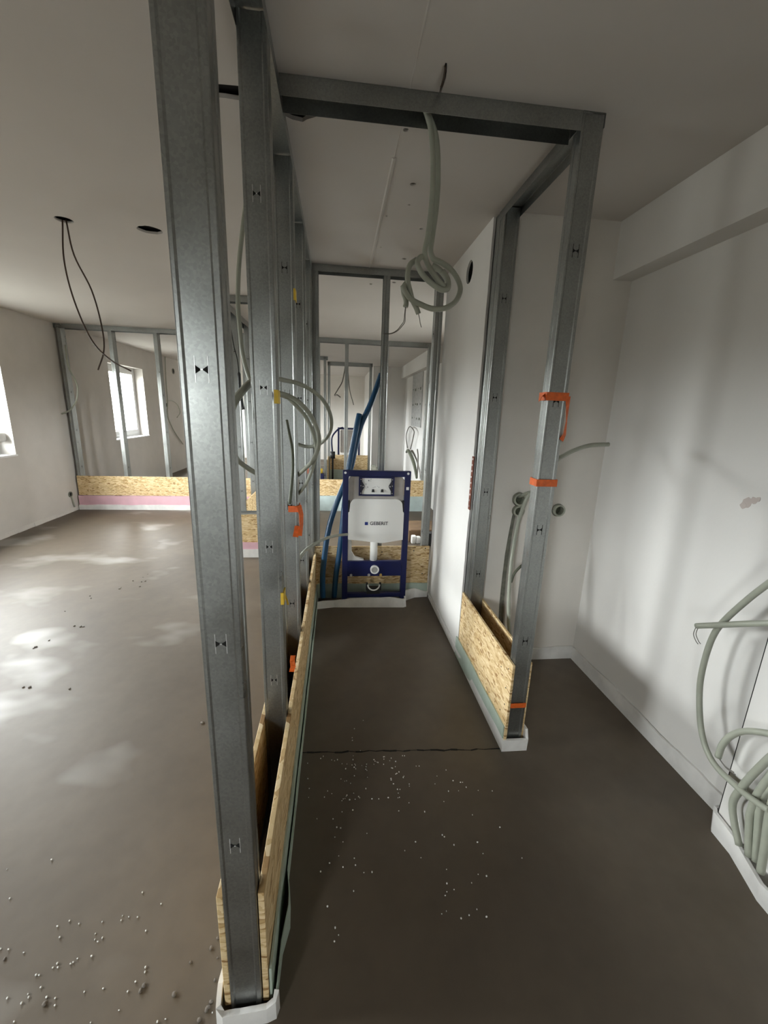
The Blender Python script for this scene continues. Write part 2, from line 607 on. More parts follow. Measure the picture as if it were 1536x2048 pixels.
def strip(b, pts, t=0.008, wav=0.004, z0=0.0, step=0.035, m=0, seed=1, lean=0.0):
    """an upright foam edging along the path pts = (x, y, height); t thick to the left of the path"""
    rnd = random.Random(seed)
    P = []
    for i in range(len(pts) - 1):
        a, c = Vector(pts[i]), Vector(pts[i + 1])
        n = max(1, int((a.xy - c.xy).length / step))
        for j in range(n):
            P.append(a.lerp(c, j / n))
    P.append(Vector(pts[-1]))
    vs, fs = [], []
    ph = [rnd.uniform(0, 6.28) for _ in range(3)]
    s = 0
    for i, p in enumerate(P):
        d = (P[min(i + 1, len(P) - 1)].xy - P[max(i - 1, 0)].xy).normalized()
        nrm = Vector((-d.y, d.x, 0))
        if i:
            s += (P[i].xy - P[i - 1].xy).length
        wv = wav * (math.sin(s * 9 + ph[0]) + 0.6 * math.sin(s * 23 + ph[1]) + 0.5 * rnd.uniform(-1, 1))
        off = nrm * (wav * 0.7 * math.sin(s * 14 + ph[2]))
        top = p.z + wv
        vs += [Vector((p.x, p.y, z0)), Vector((p.x, p.y, z0 + top)) + off + nrm * lean * top, Vector((p.x, p.y, z0 + top)) + nrm * t + off + nrm * lean * top, Vector((p.x, p.y, z0)) + nrm * t]
    n = len(P)
    for i in range(n - 1):
        for j in range(4):
            fs.append((i * 4 + j, i * 4 + (j + 1) % 4, (i + 1) * 4 + (j + 1) % 4, (i + 1) * 4 + j))
    fs += [(0, 1, 2, 3), tuple((n - 1) * 4 + j for j in (3, 2, 1, 0))]
    return b.add(vs, fs, m)


# ------------------------------------------------------------------ the shell
XR, YE, YS = 1.50, 12.6, -2.5
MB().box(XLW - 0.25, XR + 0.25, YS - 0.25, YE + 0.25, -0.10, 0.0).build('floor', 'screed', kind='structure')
fl = bpy.data.objects['floor']
cut = MB()
rnd = random.Random(3)
jp = [(-0.16 + 0.93 * i / 30, 1.545 - 0.05 * i / 30 + rnd.uniform(-0.004, 0.004)) for i in range(31)]
for i in range(30):
    (xa, ya), (xb, yb) = jp[i], jp[i + 1]
    hw = rnd.uniform(0.0015, 0.004)
    cut.prism([(xa, ya - hw), (xb, yb - hw), (xb, yb + hw), (xa, ya + hw)], (0, 0, -0.008), X, Y, Z * 0.02)
joint = MB()
for i in range(30):
    (xa, ya), (xb, yb) = jp[i], jp[i + 1]
    hw = 0.0015 + 0.0035 * rnd.random()
    joint.prism([(xa, ya - hw), (xb, yb - hw), (xb, yb + hw), (xa, ya + hw)], (0, 0, -0.004), X, Y, Z * 0.0046)
joint.build('expansion_joint', 'void', fl)

ceil = MB().box(XLW - 0.25, XR + 0.25, YS - 0.25, YE + 0.25, H, H + 0.0125).build('ceiling', 'ceiling_paint', kind='structure')
cut = MB()
cut.cyl((-1.487, 2.723, H - 0.05), Z, 0.045, 0.12)
rnd = random.Random(5)
hole = [(math.cos(i * 0.3142) * 0.066 * rnd.uniform(0.93, 1.05), math.sin(i * 0.3142) * 0.058 * rnd.uniform(0.9, 1.05)) for i in range(20)]
cut.prism(hole, (-1.066, 2.770, H - 0.05), X, Y, Z * 0.12)
slot = [(-0.47, 1.572), (-0.40, 1.576), (-0.30, 1.572), (-0.18, 1.574), (-0.10, 1.575), (-0.062, 1.60), (-0.058, 1.65), (-0.080, 1.672), (-0.11, 1.690), (-0.125, 1.705), (-0.16, 1.698), (-0.25, 1.64), (-0.36, 1.632), (-0.47, 1.634)]
cut.prism(slot, (0, 0, H - 0.05), X, Y, Z * 0.12)
cut.prism([(0.293, 1.39), (0.298, 1.39), (0.309, 1.44), (0.309, 1.50), (0.302, 1.50), (0.299, 1.44)], (0, 0, H - 0.05), X, Y, Z * 0.12)
for (hx, hy, hr) in ((0.230, 1.687, 0.007), (0.316, 2.029, 0.009), (0.330, 2.21, 0.005), (0.46, 2.21, 0.007), (0.439, 2.457, 0.008), (0.417, 2.915, 0.011), (0.238, 2.343, 0.004), (0.42, 3.42, 0.011), (0.25, 3.5, 0.008), (0.52, 2.72, 0.005), (0.25, 2.75, 0.004)):
    cut.cyl((hx, hy, H - 0.05), Z, hr * 1.5, 0.12, 10)
carve(ceil, cut)
MB().box(XLW - 0.25, XR + 0.25, YS - 0.25, YE + 0.25, H + 0.03, H + 0.20).build('ceiling_deck', 'deck_shade', kind='structure')  # slab above the ceiling, coloured dark so the holes look unlit
seam = MB()
sp = [(0.212, -2.4), (0.211, 1.49)]
seam.prism([(-0.003, -0.0002), (0.003, -0.0002), (0.0015, -0.0010), (-0.0015, -0.0010)], (0.211, -2.4, H), X, Z, Y * 3.9)
seam.prism([(-0.009, 0.001), (0.009, 0.001), (0.006, -0.0035), (-0.003, -0.006), (-0.007, -0.003)], (0.211, 1.85, H), X, Z, Y * 1.26)
seam.prism([(-0.003, 0.0005), (0.003, 0.0005), (0.001, -0.001), (-0.001, -0.001)], (0.211, 1.58, H), X, Z, Y * 0.27)
seam.build('joint_filler', 'ceiling_paint', ceil)

# outer wall with its window openings
b = MB()
ycut = YS - 0.25
T = 0.28
for (y0, y1, z0, z1) in OPEN:
    b.box(XLW - T, XLW, ycut, y0, 0, H)
    b.box(XLW - T, XLW, y0, y1, 0, z0)
    b.box(XLW - T, XLW, y0, y1, z1, H)
    ycut = y1
b.box(XLW - T, XLW, ycut, YE + 0.25, 0, H)
wl = b.build('wall_left', 'outer_coat', kind='structure')
sk = MB()
rnd = random.Random(11)
for i in range(38):                                  # ragged plaster foot along the floor
    y0 = 1.0 + i * 0.135
    sk.prism([(0, 0), (0.006 + 0.006 * rnd.random(), 0), (0.003, 0.02 + 0.03 * rnd.random()), (0, 0.05)], (XLW, y0, 0.0), X, Z, Y * 0.135)
sk.build('plaster_foot', 'outer_coat', wl)

def window(k, xw, sg, y0, y1, z0, z1):
    """a plastic window set back in its opening; sg = +1 where the room lies on the +x side of the wall face xw"""
    def X2(a, c):
        p, q = xw + sg * a, xw + sg * c
        return (p, q) if p < q else (q, p)
    t = thing(f'window_{k}', None, None, (xw - sg * 0.2, (y0 + y1) / 2, z0), kind='structure')
    f = MB()
    for (ya, yb, za, zb) in ((y0, y0 + 0.055, z0, z1), (y1 - 0.055, y1, z0, z1), (y0 + 0.055, y1 - 0.055, z0, z0 + 0.06), (y0 + 0.055, y1 - 0.055, z1 - 0.06, z1)):
        f.bbox(*X2(-0.23, -0.16), ya, yb, za, zb, 0.004)
    f.build('window_frame', 'upvc', t)
    s = MB()
    ya, yb, za, zb = y0 + 0.05, y1 - 0.05, z0 + 0.055, z1 - 0.055
    for (c, d, e_, g) in ((ya, ya + 0.06, za, zb), (yb - 0.06, yb, za, zb), (ya + 0.06, yb - 0.06, za, za + 0.065), (ya + 0.06, yb - 0.06, zb - 0.06, zb)):
        s.bbox(*X2(-0.22, -0.148), c, d, e_, g, 0.006)
    sa = s.build('sash', 'upvc', t)
    MB().box(*X2(-0.20, -0.196), ya + 0.05, yb - 0.05, za + 0.055, zb - 0.05).build('pane', 'pane_glass', sa)
    MB().bbox(*X2(-0.17, 0.012), y0 - 0.012, y1 + 0.012, z0 - 0.012, z0 + 0.008, 0.003).build('window_sill', 'upvc', t)


for k, op in enumerate(OPEN):
    window(k + 1, XLW, 1, *op)
window(len(OPEN) + 1, XR, -1, *ADDED_OPEN)  # the added window, out of view
# the rolled foam blind pad standing in the nearer window in view
MB().bbox(XLW - 0.155, XLW - 0.05, 3.60, 5.09, 1.02, 1.13, 0.03, smooth=True, seg=4).build('shutter_belt_cover', 'foam_white', bpy.data.objects['window_2'])

# right side: outer wall, down-stand beam, service boxing, rear and middle walls
b = MB().box(XR, XR + 0.28, YS - 0.25, ADDED_OPEN[0], 0, H).box(XR, XR + 0.28, ADDED_OPEN[1], 9.75, 0, H)
b.box(XR, XR + 0.28, ADDED_OPEN[0], ADDED_OPEN[1], 0, ADDED_OPEN[2]).box(XR, XR + 0.28, ADDED_OPEN[0], ADDED_OPEN[1], ADDED_OPEN[3], H)
b.build('wall_right', 'plaster', kind='structure')
MB().box(1.394, XR, YS, 2.18, 2.183, H).build('trim_1', 'plaster', kind='structure')
MB().box(1.40, XR, 6.19, 9.5, 2.20, H).build('trim_2', 'plaster', kind='structure')
wb = MB().box(1.415, XR, -0.6, 1.062, 0, 2.183).build('wall_boxing', 'plaster', kind='structure')
MB().box(1.4145, XR - 0.001, 1.0622, 1.0648, 0.09, 2.18).build('shadow_gap', 'void', wb)  # dark strip painting the shadow gap at the far edge of the boxing
b = MB()
for (xa, xb, za, zb) in ((XLW, BOPEN[0], 0, H), (BOPEN[1], XR, 0, H), (BOPEN[0], BOPEN[1], 0, BOPEN[2]), (BOPEN[0], BOPEN[1], BOPEN[3], H)):
    b.box(xa, xb, YS - 0.28, YS, za, zb)
b.build('wall_behind', 'plaster', kind='structure')
wx0, wx1, wz0, wz1 = BOPEN
t = thing(f'window_{len(OPEN) + 2}', None, None, ((wx0 + wx1) / 2, YS - 0.2, wz0), kind='structure')
f = MB()
for (xa, xb, za, zb) in ((wx0, wx0 + 0.09, wz0, wz1), (wx1 - 0.09, wx1, wz0, wz1), (wx0 + 0.09, wx1 - 0.09, wz0, wz0 + 0.10), (wx0 + 0.09, wx1 - 0.09, wz1 - 0.10, wz1)):
    f.bbox(xa, xb, YS - 0.23, YS - 0.16, za, zb, 0.004)
sa = f.build('window_frame', 'upvc', t)
MB().box(wx0 + 0.085, wx1 - 0.085, YS - 0.20, YS - 0.196, wz0 + 0.095, wz1 - 0.095).build('pane', 'pane_glass', sa)
MB().bbox(wx0 - 0.012, wx1 + 0.012, YS - 0.17, YS + 0.012, wz0 - 0.012, wz0 + 0.008, 0.003).build('window_sill', 'upvc', t)
MB().box(0.78, XR, 9.5, 9.75, 0, H).build('wall_far_right', 'plaster', kind='structure')
MB().box(0.78, 0.90, 9.75, YE, 0, H).build('wall_far_side', 'plaster', kind='structure')
MB().box(XLW, 0.90, YE, YE + 0.2, 0, H).build('wall_far', 'render_coat', kind='structure')
wr = MB().box(0.852, XR, 2.18, 2.30, 0, H).build('wall_rear', 'render_coat', kind='structure')
gl = [(1.018, 0.965, 0.016), (1.012, 0.909, 0.017), (1.004, 0.80, 0.018), (1.0, 0.696, 0.020), (0.997, 0.57, 0.019), (0.998, 0.46, 0.020), (1.000, 0.375, 0.021), (1.008, 0.24, 0.022), (1.018, 0.0, 0.022)]
L_ = [(x - h, z) for x, z, h in gl]
R_ = [(x + h * 0.9, z) for x, z, h in gl][::-1]
L2, R2 = [(x, z if z else -0.05) for x, z in L_], [(x, z if z else -0.05) for x, z in R_]
carve(wr, MB().prism(L2 + R2, (0, 2.10, 0), X, Z, Y * 0.115), MB().cyl((1.027, 2.10, 1.033), Y, 0.040, 0.13, 24),
      MB().cyl((1.028, 2.10, 0.965), Y, 0.036, 0.13, 24), MB().cyl((1.271, 2.10, 0.970), Y, 0.038, 0.13, 24))
b = MB()
b.prism([(x, z) for x, z in L_ + R_], (0, 2.205, 0), X, Z, Y * 0.012)
b.build('chase_mortar', 'mortar', wr)
for (hx, hz, rr) in ((1.027, 1.033, 0.036), (1.028, 0.965, 0.032), (1.271, 0.970, 0.034)):
    q = MB().ring((hx, 2.160, hz), Y, rr, rr - 0.009, 0.06)
    q.cyl((hx, 2.20, hz), Y, rr - 0.004, 0.01, 20, 1)
    q.build('back_box', ['conduit', 'conduit_dark'], wr)
MB().box(0.852, XR, 3.16, 3.28, 0, H).build('wall_shaft', 'plaster', kind='structure')

wm = MB()
rnd = random.Random(2)
zz = [0.0]
while zz[-1] < H - 0.06:
    zz.append(zz[-1] + rnd.uniform(0.03, 0.08))
zz[-1] = H
edge = [(2.246 - (0.0 if not 0.93 < z < 1.27 else 0.012) + rnd.uniform(-0.003, 0.003), z) for z in zz]
wm.prism(edge + [(3.12, H), (3.12, 0)], (0.762, 0, 0), Y, Z, X * 0.0125)
wmo = wm.build('wall_middle', 'plaster', kind='structure')
carve(wmo, MB().cyl((0.70, 2.60, 2.300), X, 0.066, 0.13, 28))
MB().box(0.835, 0.85, 2.30, 3.11, 0, H).build('back_lining', 'plaster', wmo)
v = MB()
v.ring((0.7625, 2.60, 2.300), X, 0.067, 0.062, 0.013, 28)
v.ring((0.7755, 2.60, 2.300), X, 0.067, 0.061, 0.05, 28, 1)  # inside of the hole blackened, its shade put into the colour
v.cyl((0.822, 2.60, 2.300), X, 0.062, 0.004, 28, 1)
v.build('vent_sleeve', ['foam_white', 'void'], wmo)
cb = MB().box(0.7585, 0.7618, 2.225, 2.258, 0.955, 1.262, 0)
for i in range(9):
    cb.cyl((0.7587, 2.243 + 0.003 * (i % 2), 0.975 + i * 0.034), -X, 0.0055, 0.0012, 10, 1 if i > 1 else 2)
cb.build('rusty_corner_bead', ['brick', 'foam_white', 'galvanised'], wmo)

# foam edge strips of the screed along the outer walls
def edging(name_label, pts, m='foam_white', **kw):
    b = MB()
    strip(b, pts, **kw)
    return tag(b.build('edge_strip', m), name_label, 'edge strip')


edging('white foam edge strip along the foot of the long right wall', [(1.498, 1.085, 0.088), (1.496, 2.165, 0.082)], t=0.010, wav=0.004, seed=3)
edging('white foam edge strip along the short rear wall with pipe holes', [(1.487, 2.176, 0.082), (0.90, 2.178, 0.075)], t=0.010, wav=0.004, seed=4)
edging('crumpled white foam strip around the foot of the cable boxing', [(1.490, 1.072, 0.10), (1.415, 1.072, 0.10), (1.404, 1.060, 0.10), (1.398, 0.98, 0.075), (1.372, 0.90, 0.07), (1.352, 0.84, 0.075), (1.345, 0.60, 0.08)], t=0.012, wav=0.007, seed=5, lean=-0.10)
edging('thin white edge strip along the foot of the middle wall', [(0.760, 2.275, 0.055), (0.760, 3.07, 0.05)], t=0.006, wav=0.003, seed=6)
edging('wavy white foam strip in front of the toilet frame', [(-0.148, 2.905, 0.05), (-0.02, 2.930, 0.06), (0.10, 2.922, 0.075), (0.30, 2.915, 0.085), (0.52, 2.905, 0.06), (0.545, 2.915, 0.07), (0.555, 3.02, 0.085), (0.64, 3.075, 0.085), (0.748, 3.085, 0.055)], t=0.012, wav=0.006, seed=7, lean=0.05)

# ------------------------------------------------------------------ partition frames
def board(parent, x0, x1, y0, y1, z0, z1, name='osb_board'):
    return MB().bbox(x0, x1, y0, y1, z0, z1, 0.0012, seg=1).build(name, 'osb', parent)


# A: left side of the toilet cabin, running away from the camera
XA = -0.2559
A = thing('partition_frame', 'long galvanised stud frame left of the toilet cabin, nearest to the camera', 'stud frame', (XA + 0.0375, 1.9, 0))
for i, y in enumerate((0.728, 1.303, 1.90, 2.50, 3.045)):
    stud(A, XA, y, '-y', kmat='tab_bright' if i < 2 else 'void')
track(A, (XA + 0.076, 0.70, H), (XA + 0.076, 3.12, H), 0.077)
track(A, (XA + 0.076, 0.735, 0.002), (XA + 0.076, 3.12, 0.002), 0.077, name='floor_track', up_=True)
board(A, XA + 0.0765, XA + 0.0915, 0.735, 3.095, 0.03, 0.395)
board(A, XA - 0.0165, XA - 0.0015, 0.735, 3.095, 0.03, 0.395)
g = MB()
strip(g, [(XA + 0.0925, 3.09, 0.125), (XA + 0.0925, 0.74, 0.135)], t=0.006, wav=0.0015, seed=8)
g.build('edge_foam', 'foam_green', A)
g = MB()
strip(g, [(XA + 0.106, 3.02, 0.055), (XA + 0.104, 1.02, 0.06), (XA + 0.118, 0.95, 0.085), (XA + 0.122, 0.90, 0.095), (XA + 0.108, 0.84, 0.06), (XA + 0.106, 0.735, 0.055)], t=0.003, wav=0.0015, seed=9, step=0.02)
g.build('edge_foil', 'foam_green', A)
g = MB()
strip(g, [(XA + 0.106, 0.735, 0.07), (XA + 0.104, 0.724, 0.06), (XA + 0.088, 0.7205, 0.05), (XA - 0.014, 0.7195, 0.045), (XA - 0.024, 0.724, 0.06), (XA - 0.027, 0.76, 0.07), (XA - 0.026, 0.86, 0.03), (XA - 0.024, 1.4, 0.02)], t=0.012, wav=0.002, seed=10, step=0.012)
g.build('foot_pad', 'foam_white', A)

# B: right side of the cabin, the open bay between two studs
XB, YB = 0.7741, 1.5004
B = thing('partition_frame', 'short open stud bay with orange ribbons right of the cabin doorway', 'stud frame', (XB + 0.0375, 1.85, 0))
stud(B, XB, YB, '-y')
stud(B, XB, 2.128, '-y', knock=(0.6, 1.08, 1.58, 2.05))
stud(B, XB, 2.235, '+y', knock=())
track(B, (XB + 0.0765, 1.498, H), (XB + 0.0765, 2.20, H), 0.0775)
track(B, (XB + 0.0765, 1.51, 0.002), (XB + 0.0765, 2.17, 0.002), 0.0775, name='floor_track', up_=True)
bb = board(B, XB - 0.0135, XB - 0.0015, 1.488, 2.232, 0.03, 0.440)
for (sy, sz) in ((1.525, 0.40), (1.53, 0.30), (1.522, 0.22), (1.56, 0.16), (1.60, 0.36), (1.70, 0.145), (1.84, 0.15), (2.06, 0.19), (2.17, 0.40)):
    MB().cyl((XB - 0.0134, sy, sz), -X, 0.0035, 0.0012, 10).build('screw', 'rubber_black', bb)
board(B, XB + 0.0765, XB + 0.0885, 1.512, 2.165, 0.03, 0.435)
g = MB()
strip(g, [(XB - 0.0145, 1.495, 0.125), (XB - 0.0145, 2.262, 0.125)], t=0.006, wav=0.0015, seed=12)
g.build('edge_foam', 'foam_green', B)
g = MB()
strip(g, [(XB - 0.020, 2.262, 0.05), (XB - 0.022, 1.50, 0.06), (XB - 0.022, 1.481, 0.058), (XB + 0.097, 1.479, 0.062), (XB + 0.100, 1.50, 0.10), (XB + 0.100, 1.60, 0.09), (XB + 0.100, 2.165, 0.08)], t=0.012, wav=0.002, seed=13, step=0.02)
g.build('foot_pad', 'foam_white', B)

hd = MB().sheet([(0.076, -0.055), (0.076, -0.0015), (0.0745, 0), (0.0015, 0), (0, -0.0015), (0, -0.055)], (XA + 0.079, 1.498, H), Y, Z, X * (XB - XA - 0.081), 0.001)
tag(hd.build('door_head_track', 'galvanised'), 'galvanised rail on the ceiling spanning the cabin doorway', 'rail')

# C: rear wall of the cabin
C = thing('partition_frame', 'stud frame closing the cabin behind the toilet frame', 'stud frame', (0.28, 3.16, 0))
stud(C, -0.192, 3.12, '+x' if False else '-x', d=0.055)
stud(C, 0.358, 3.12, '+x', d=0.046)
stud(C, 0.688, 3.12, '-x', d=0.054)
track(C, (-0.195, 3.119, H), (0.75, 3.119, H), 0.077, 0.045)
bb = board(C, -0.172, 0.748, 3.104, 3.1185, 0.115, 0.438)
for (sx_, sz) in ((-0.13, 0.40), (-0.12, 0.30), (-0.13, 0.18), (0.36, 0.39), (0.62, 0.40), (0.715, 0.42), (0.70, 0.20)):
    MB().cyl((sx_, 3.1041, sz), -Y, 0.005, 0.0012, 10).build('screw', 'rubber_black', bb)
g = MB()
strip(g, [(0.748, 3.103, 0.118), (-0.150, 3.103, 0.122)], t=0.010, wav=0.002, seed=14)
g.build('edge_foam', 'foam_green', C)

# D, E: the long frame across the house
D = thing('partition_frame', 'stud frame with a pink foam strip across the far end of the left room', 'stud frame', (-2.4, 6.13, 0))
for x in (-3.60, -2.985, -2.425, -1.86, -1.30):
    stud(D, x + 0.05, 6.09, '+x', knock=(0.6, 1.1, 1.6), d=0.05, w=0.10)
track(D, (XLW, 6.089, H), (-1.22, 6.089, H), 0.102, 0.055)
track(D, (XLW, 6.089, 0.002), (-1.22, 6.089, 0.002), 0.102, name='floor_track', up_=True)
board(D, -3.605, -1.22, 6.073, 6.0885, 0.205, 0.478)
g = MB()
strip(g, [(-1.22, 6.072, 0.205), (-3.61, 6.072, 0.200)], t=0.012, wav=0.0012, seed=15)
g.build('edge_foam', 'foam_pink', D)
g = MB()
strip(g, [(-1.22, 6.058, 0.075), (-3.615, 6.058, 0.07)], t=0.010, wav=0.003, seed=16)
g.build('edge_foil', 'foam_white', D)

E_ = thing('partition_frame', 'distant stud frame with a pale blue foam strip, seen over the toilet frame', 'stud frame', (0.55, 6.13, 0))
for x in (-0.30, 0.096, 0.66, 1.276):
    stud(E_, x, 6.09, '-x', knock=(0.6, 1.1, 1.6))
track(E_, (-0.32, 6.089, H), (1.335, 6.089, H), 0.077, 0.06)
board(E_, -0.32, 1.36, 6.073, 6.0885, 0.232, 0.478)
g = MB()
strip(g, [(1.36, 6.072, 0.235), (-0.32, 6.072, 0.232)], t=0.012, wav=0.002, seed=17)
g.build('edge_foam', 'foam_blue', E_)

# F, G: the little lobby between the left room and the house frame
F = thing('partition_frame', 'low clad frame with a pink strip glimpsed between the two nearest studs', 'stud frame', (-0.7, 4.14, 0))
track(F, (-1.12, 4.10, H), (-0.28, 4.10, H), 0.077, 0.055)
for x in (-1.12, -0.33):
    stud(F, x, 4.10, '-x', knock=(0.6, 1.1, 1.6))
board(F, -1.12, -0.28, 4.083, 4.0985, 0.15, 0.44)
track(F, (-1.12, 4.10, 0.442), (-0.28, 4.10, 0.442), 0.077, 0.02, name='sill_track', up_=True)
g = MB()
strip(g, [(-0.28, 4.082, 0.155), (-1.125, 4.082, 0.155)], t=0.010, wav=0.001, seed=18)
g.build('edge_foam', 'foam_pink', F)
g = MB()
strip(g, [(-0.28, 4.068, 0.085), (-1.13, 4.068, 0.085)], t=0.010, wav=0.002, seed=19)
g.build('edge_foil', 'foam_white', F)
G = thing('partition_frame', 'stud frame running into depth behind the pink-stripped lobby board', 'stud frame', (-1.08, 5.1, 0))
track(G, (-1.045, 4.20, H), (-1.045, 6.06, H), 0.077, 0.06)
for y in (4.75, 5.40):
    stud(G, -1.12, y, '-y', knock=KN)
board(G, -1.043, -1.028, 4.75, 6.05, 0.10, 0.44)

# K, L: frames of the rooms far behind
K = thing('partition_frame', 'very distant stud frame with a dark doorway left of the second toilet', 'stud frame', (-0.6, 8.2, 0))
track(K, (-1.3, 8.20, H), (-0.19, 8.20, H), 0.077, 0.06)
for x in (-0.27, -0.9):
    stud(K, x, 8.20, '-x', knock=())
board(K, -0.262, -0.247, 8.28, 9.02, 0.0, 0.50)
board(K, -0.205, -0.19, 8.28, 9.02, 0.0, 0.50)
Lf = thing('partition_frame', 'small framed bay with a board foot around the second toilet far behind', 'stud frame', (0.25, 9.06, 0))
track(Lf, (-0.22, 9.03, H), (0.72, 9.03, H), 0.077, 0.07)
for x, fc in ((-0.215, '-x'), (0.715, '+x')):
    stud(Lf, x, 9.03, fc, knock=(), d=0.055)
board(Lf, -0.16, 0.66, 9.015, 9.0285, 0.21, 0.53)
g = MB()
strip(g, [(0.66, 9.014, 0.21), (-0.16, 9.014, 0.21)], t=0.012, wav=0.002, seed=21)
g.build('edge_foam', 'foam_green', Lf)

# measured cable runs, metres
COIL_STRAND_A = [(0.266, 1.53, 2.421), (0.295, 1.545, 2.37), (0.308, 1.55, 2.281), (0.311, 1.55, 2.182), (0.304, 1.55, 2.078), (0.296, 1.55, 2.033), (0.295, 1.545, 2.006), (0.308, 1.54, 1.978), (0.325, 1.535, 1.955), (0.348, 1.53, 1.928), (0.372, 1.545, 1.922), (0.382, 1.56, 1.939), (0.37, 1.57, 1.965), (0.349, 1.575, 1.985), (0.326, 1.575, 1.995)]
COIL_STRAND_B = [(0.266, 1.53, 2.423), (0.305, 1.56, 2.371), (0.32, 1.565, 2.282), (0.322, 1.565, 2.182), (0.313, 1.565, 2.077), (0.311, 1.57, 2.041), (0.329, 1.575, 2.016), (0.36, 1.58, 2.007), (0.396, 1.58, 1.987), (0.421, 1.575, 1.956), (0.43, 1.565, 1.92), (0.411, 1.55, 1.878), (0.372, 1.54, 1.852), (0.326, 1.535, 1.847), (0.285, 1.535, 1.858), (0.251, 1.535, 1.872), (0.23, 1.535, 1.894), (0.224, 1.54, 1.911), (0.235, 1.55, 1.928)]
COIL_TAIL_A = [(0.222, 1.55, 1.917), (0.227, 1.56, 1.897), (0.235, 1.56, 1.877), (0.237, 1.56, 1.864), (0.235, 1.56, 1.852)]
COIL_TAIL_B = [(0.267, 1.56, 2.004), (0.245, 1.555, 1.986), (0.236, 1.545, 1.955), (0.237, 1.54, 1.928), (0.246, 1.545, 1.901), (0.257, 1.55, 1.874), (0.272, 1.555, 1.853), (0.283, 1.56, 1.833)]
COIL_LOOP_C = [(0.294, 1.55, 2.01), (0.279, 1.545, 2.008), (0.267, 1.54, 1.991), (0.274, 1.535, 1.968), (0.294, 1.53, 1.942), (0.323, 1.525, 1.92), (0.35, 1.525, 1.907), (0.373, 1.53, 1.91), (0.38, 1.54, 1.929), (0.375, 1.55, 1.953), (0.361, 1.56, 1.974)]
COIL_WIRE_A = [(0.235, 1.56, 1.852), (0.233, 1.56, 1.83), (0.231, 1.56, 1.806), (0.222, 1.56, 1.792), (0.208, 1.56, 1.775), (0.188, 1.56, 1.764), (0.158, 1.56, 1.761)]
COIL_WIRE_A2 = [(0.237, 1.565, 1.853), (0.236, 1.565, 1.829), (0.236, 1.565, 1.807), (0.23, 1.565, 1.795), (0.212, 1.565, 1.775), (0.188, 1.565, 1.763), (0.16, 1.565, 1.761)]
COIL_WIRE_B = [(0.283, 1.56, 1.833), (0.288, 1.56, 1.816), (0.291, 1.56, 1.802), (0.296, 1.56, 1.789)]
LOOP_A = [(-0.212, 1.75, 1.6), (-0.167, 1.8, 1.594), (-0.12, 1.85, 1.574), (-0.076, 1.9, 1.543), (-0.044, 1.93, 1.497), (-0.029, 1.95, 1.443), (-0.035, 1.98, 1.391), (-0.061, 2.0, 1.351), (-0.099, 2.03, 1.322), (-0.149, 2.05, 1.312), (-0.202, 2.05, 1.326), (-0.238, 2.03, 1.341)]
LOOP_B = [(-0.207, 1.72, 1.543), (-0.163, 1.74, 1.522), (-0.127, 1.77, 1.486), (-0.098, 1.8, 1.436), (-0.081, 1.82, 1.378), (-0.086, 1.84, 1.323), (-0.112, 1.86, 1.266), (-0.158, 1.9, 1.216), (-0.199, 1.93, 1.179), (-0.236, 1.95, 1.165)]
LOOP_C = [(-0.209, 1.74, 1.537), (-0.176, 1.76, 1.509), (-0.143, 1.79, 1.472), (-0.117, 1.82, 1.421), (-0.101, 1.84, 1.367), (-0.094, 1.86, 1.306), (-0.107, 1.88, 1.248), (-0.131, 1.9, 1.182), (-0.161, 1.92, 1.129), (-0.209, 1.95, 1.07)]
STICK = [(-0.207, 1.75, 1.444), (-0.202, 1.78, 1.392), (-0.195, 1.82, 1.323), (-0.196, 1.84, 1.246), (-0.205, 1.83, 1.14), (-0.212, 1.82, 1.076)]
CISTERN_CABLE = [(-0.219, 1.85, 0.62), (-0.217, 1.9, 0.703), (-0.213, 2.0, 0.721), (-0.18, 2.3, 0.691), (-0.11, 2.55, 0.665), (-0.021, 2.75, 0.636), (0.073, 2.9, 0.601)]
SLIT_CABLE = [(-0.362, 1.9, 2.278), (-0.377, 1.9, 2.191), (-0.4, 1.9, 2.047), (-0.411, 1.9, 1.909), (-0.408, 1.9, 1.799), (-0.402, 1.9, 1.712), (-0.387, 1.9, 1.639), (-0.365, 1.88, 1.583)]
SLIT_LOOP = [(-0.264, 1.5, 1.587), (-0.278, 1.4, 1.565), (-0.285, 1.3, 1.533), (-0.295, 1.25, 1.503), (-0.298, 1.2, 1.469)]
SLIT_CABLE2 = [(-0.335, 1.35, 1.366), (-0.33, 1.4, 1.324), (-0.317, 1.45, 1.294), (-0.29, 1.5, 1.263), (-0.268, 1.55, 1.244)]
BLUE_A = [(-0.107, 2.98, 0.061), (-0.11, 2.98, 0.208), (-0.099, 2.99, 0.368), (-0.065, 3.02, 0.6), (-0.01, 3.05, 0.789), (0.05, 3.08, 0.938), (0.102, 3.12, 1.067), (0.139, 3.16, 1.234), (0.176, 3.18, 1.384), (0.235, 3.2, 1.515), (0.279, 3.22, 1.627), (0.327, 3.24, 1.764)]
BLUE_B = [(-0.021, 3.0, 0.049), (-0.007, 3.0, 0.24), (0.016, 3.01, 0.401), (0.037, 3.03, 0.597), (0.058, 3.06, 0.826), (0.083, 3.1, 1.05), (0.116, 3.13, 1.236), (0.144, 3.15, 1.384), (0.162, 3.17, 1.465)]
RIGHT_A = [(1.36, 1.039, 1.043), (1.37, 1.073, 0.998), (1.38, 1.123, 0.926), (1.385, 1.183, 0.82), (1.39, 1.218, 0.74), (1.39, 1.23, 0.638), (1.39, 1.225, 0.512), (1.39, 1.191, 0.382), (1.385, 1.146, 0.31), (1.38, 1.089, 0.276), (1.37, 1.003, 0.281), (1.36, 0.944, 0.295), (1.35, 0.877, 0.32)]
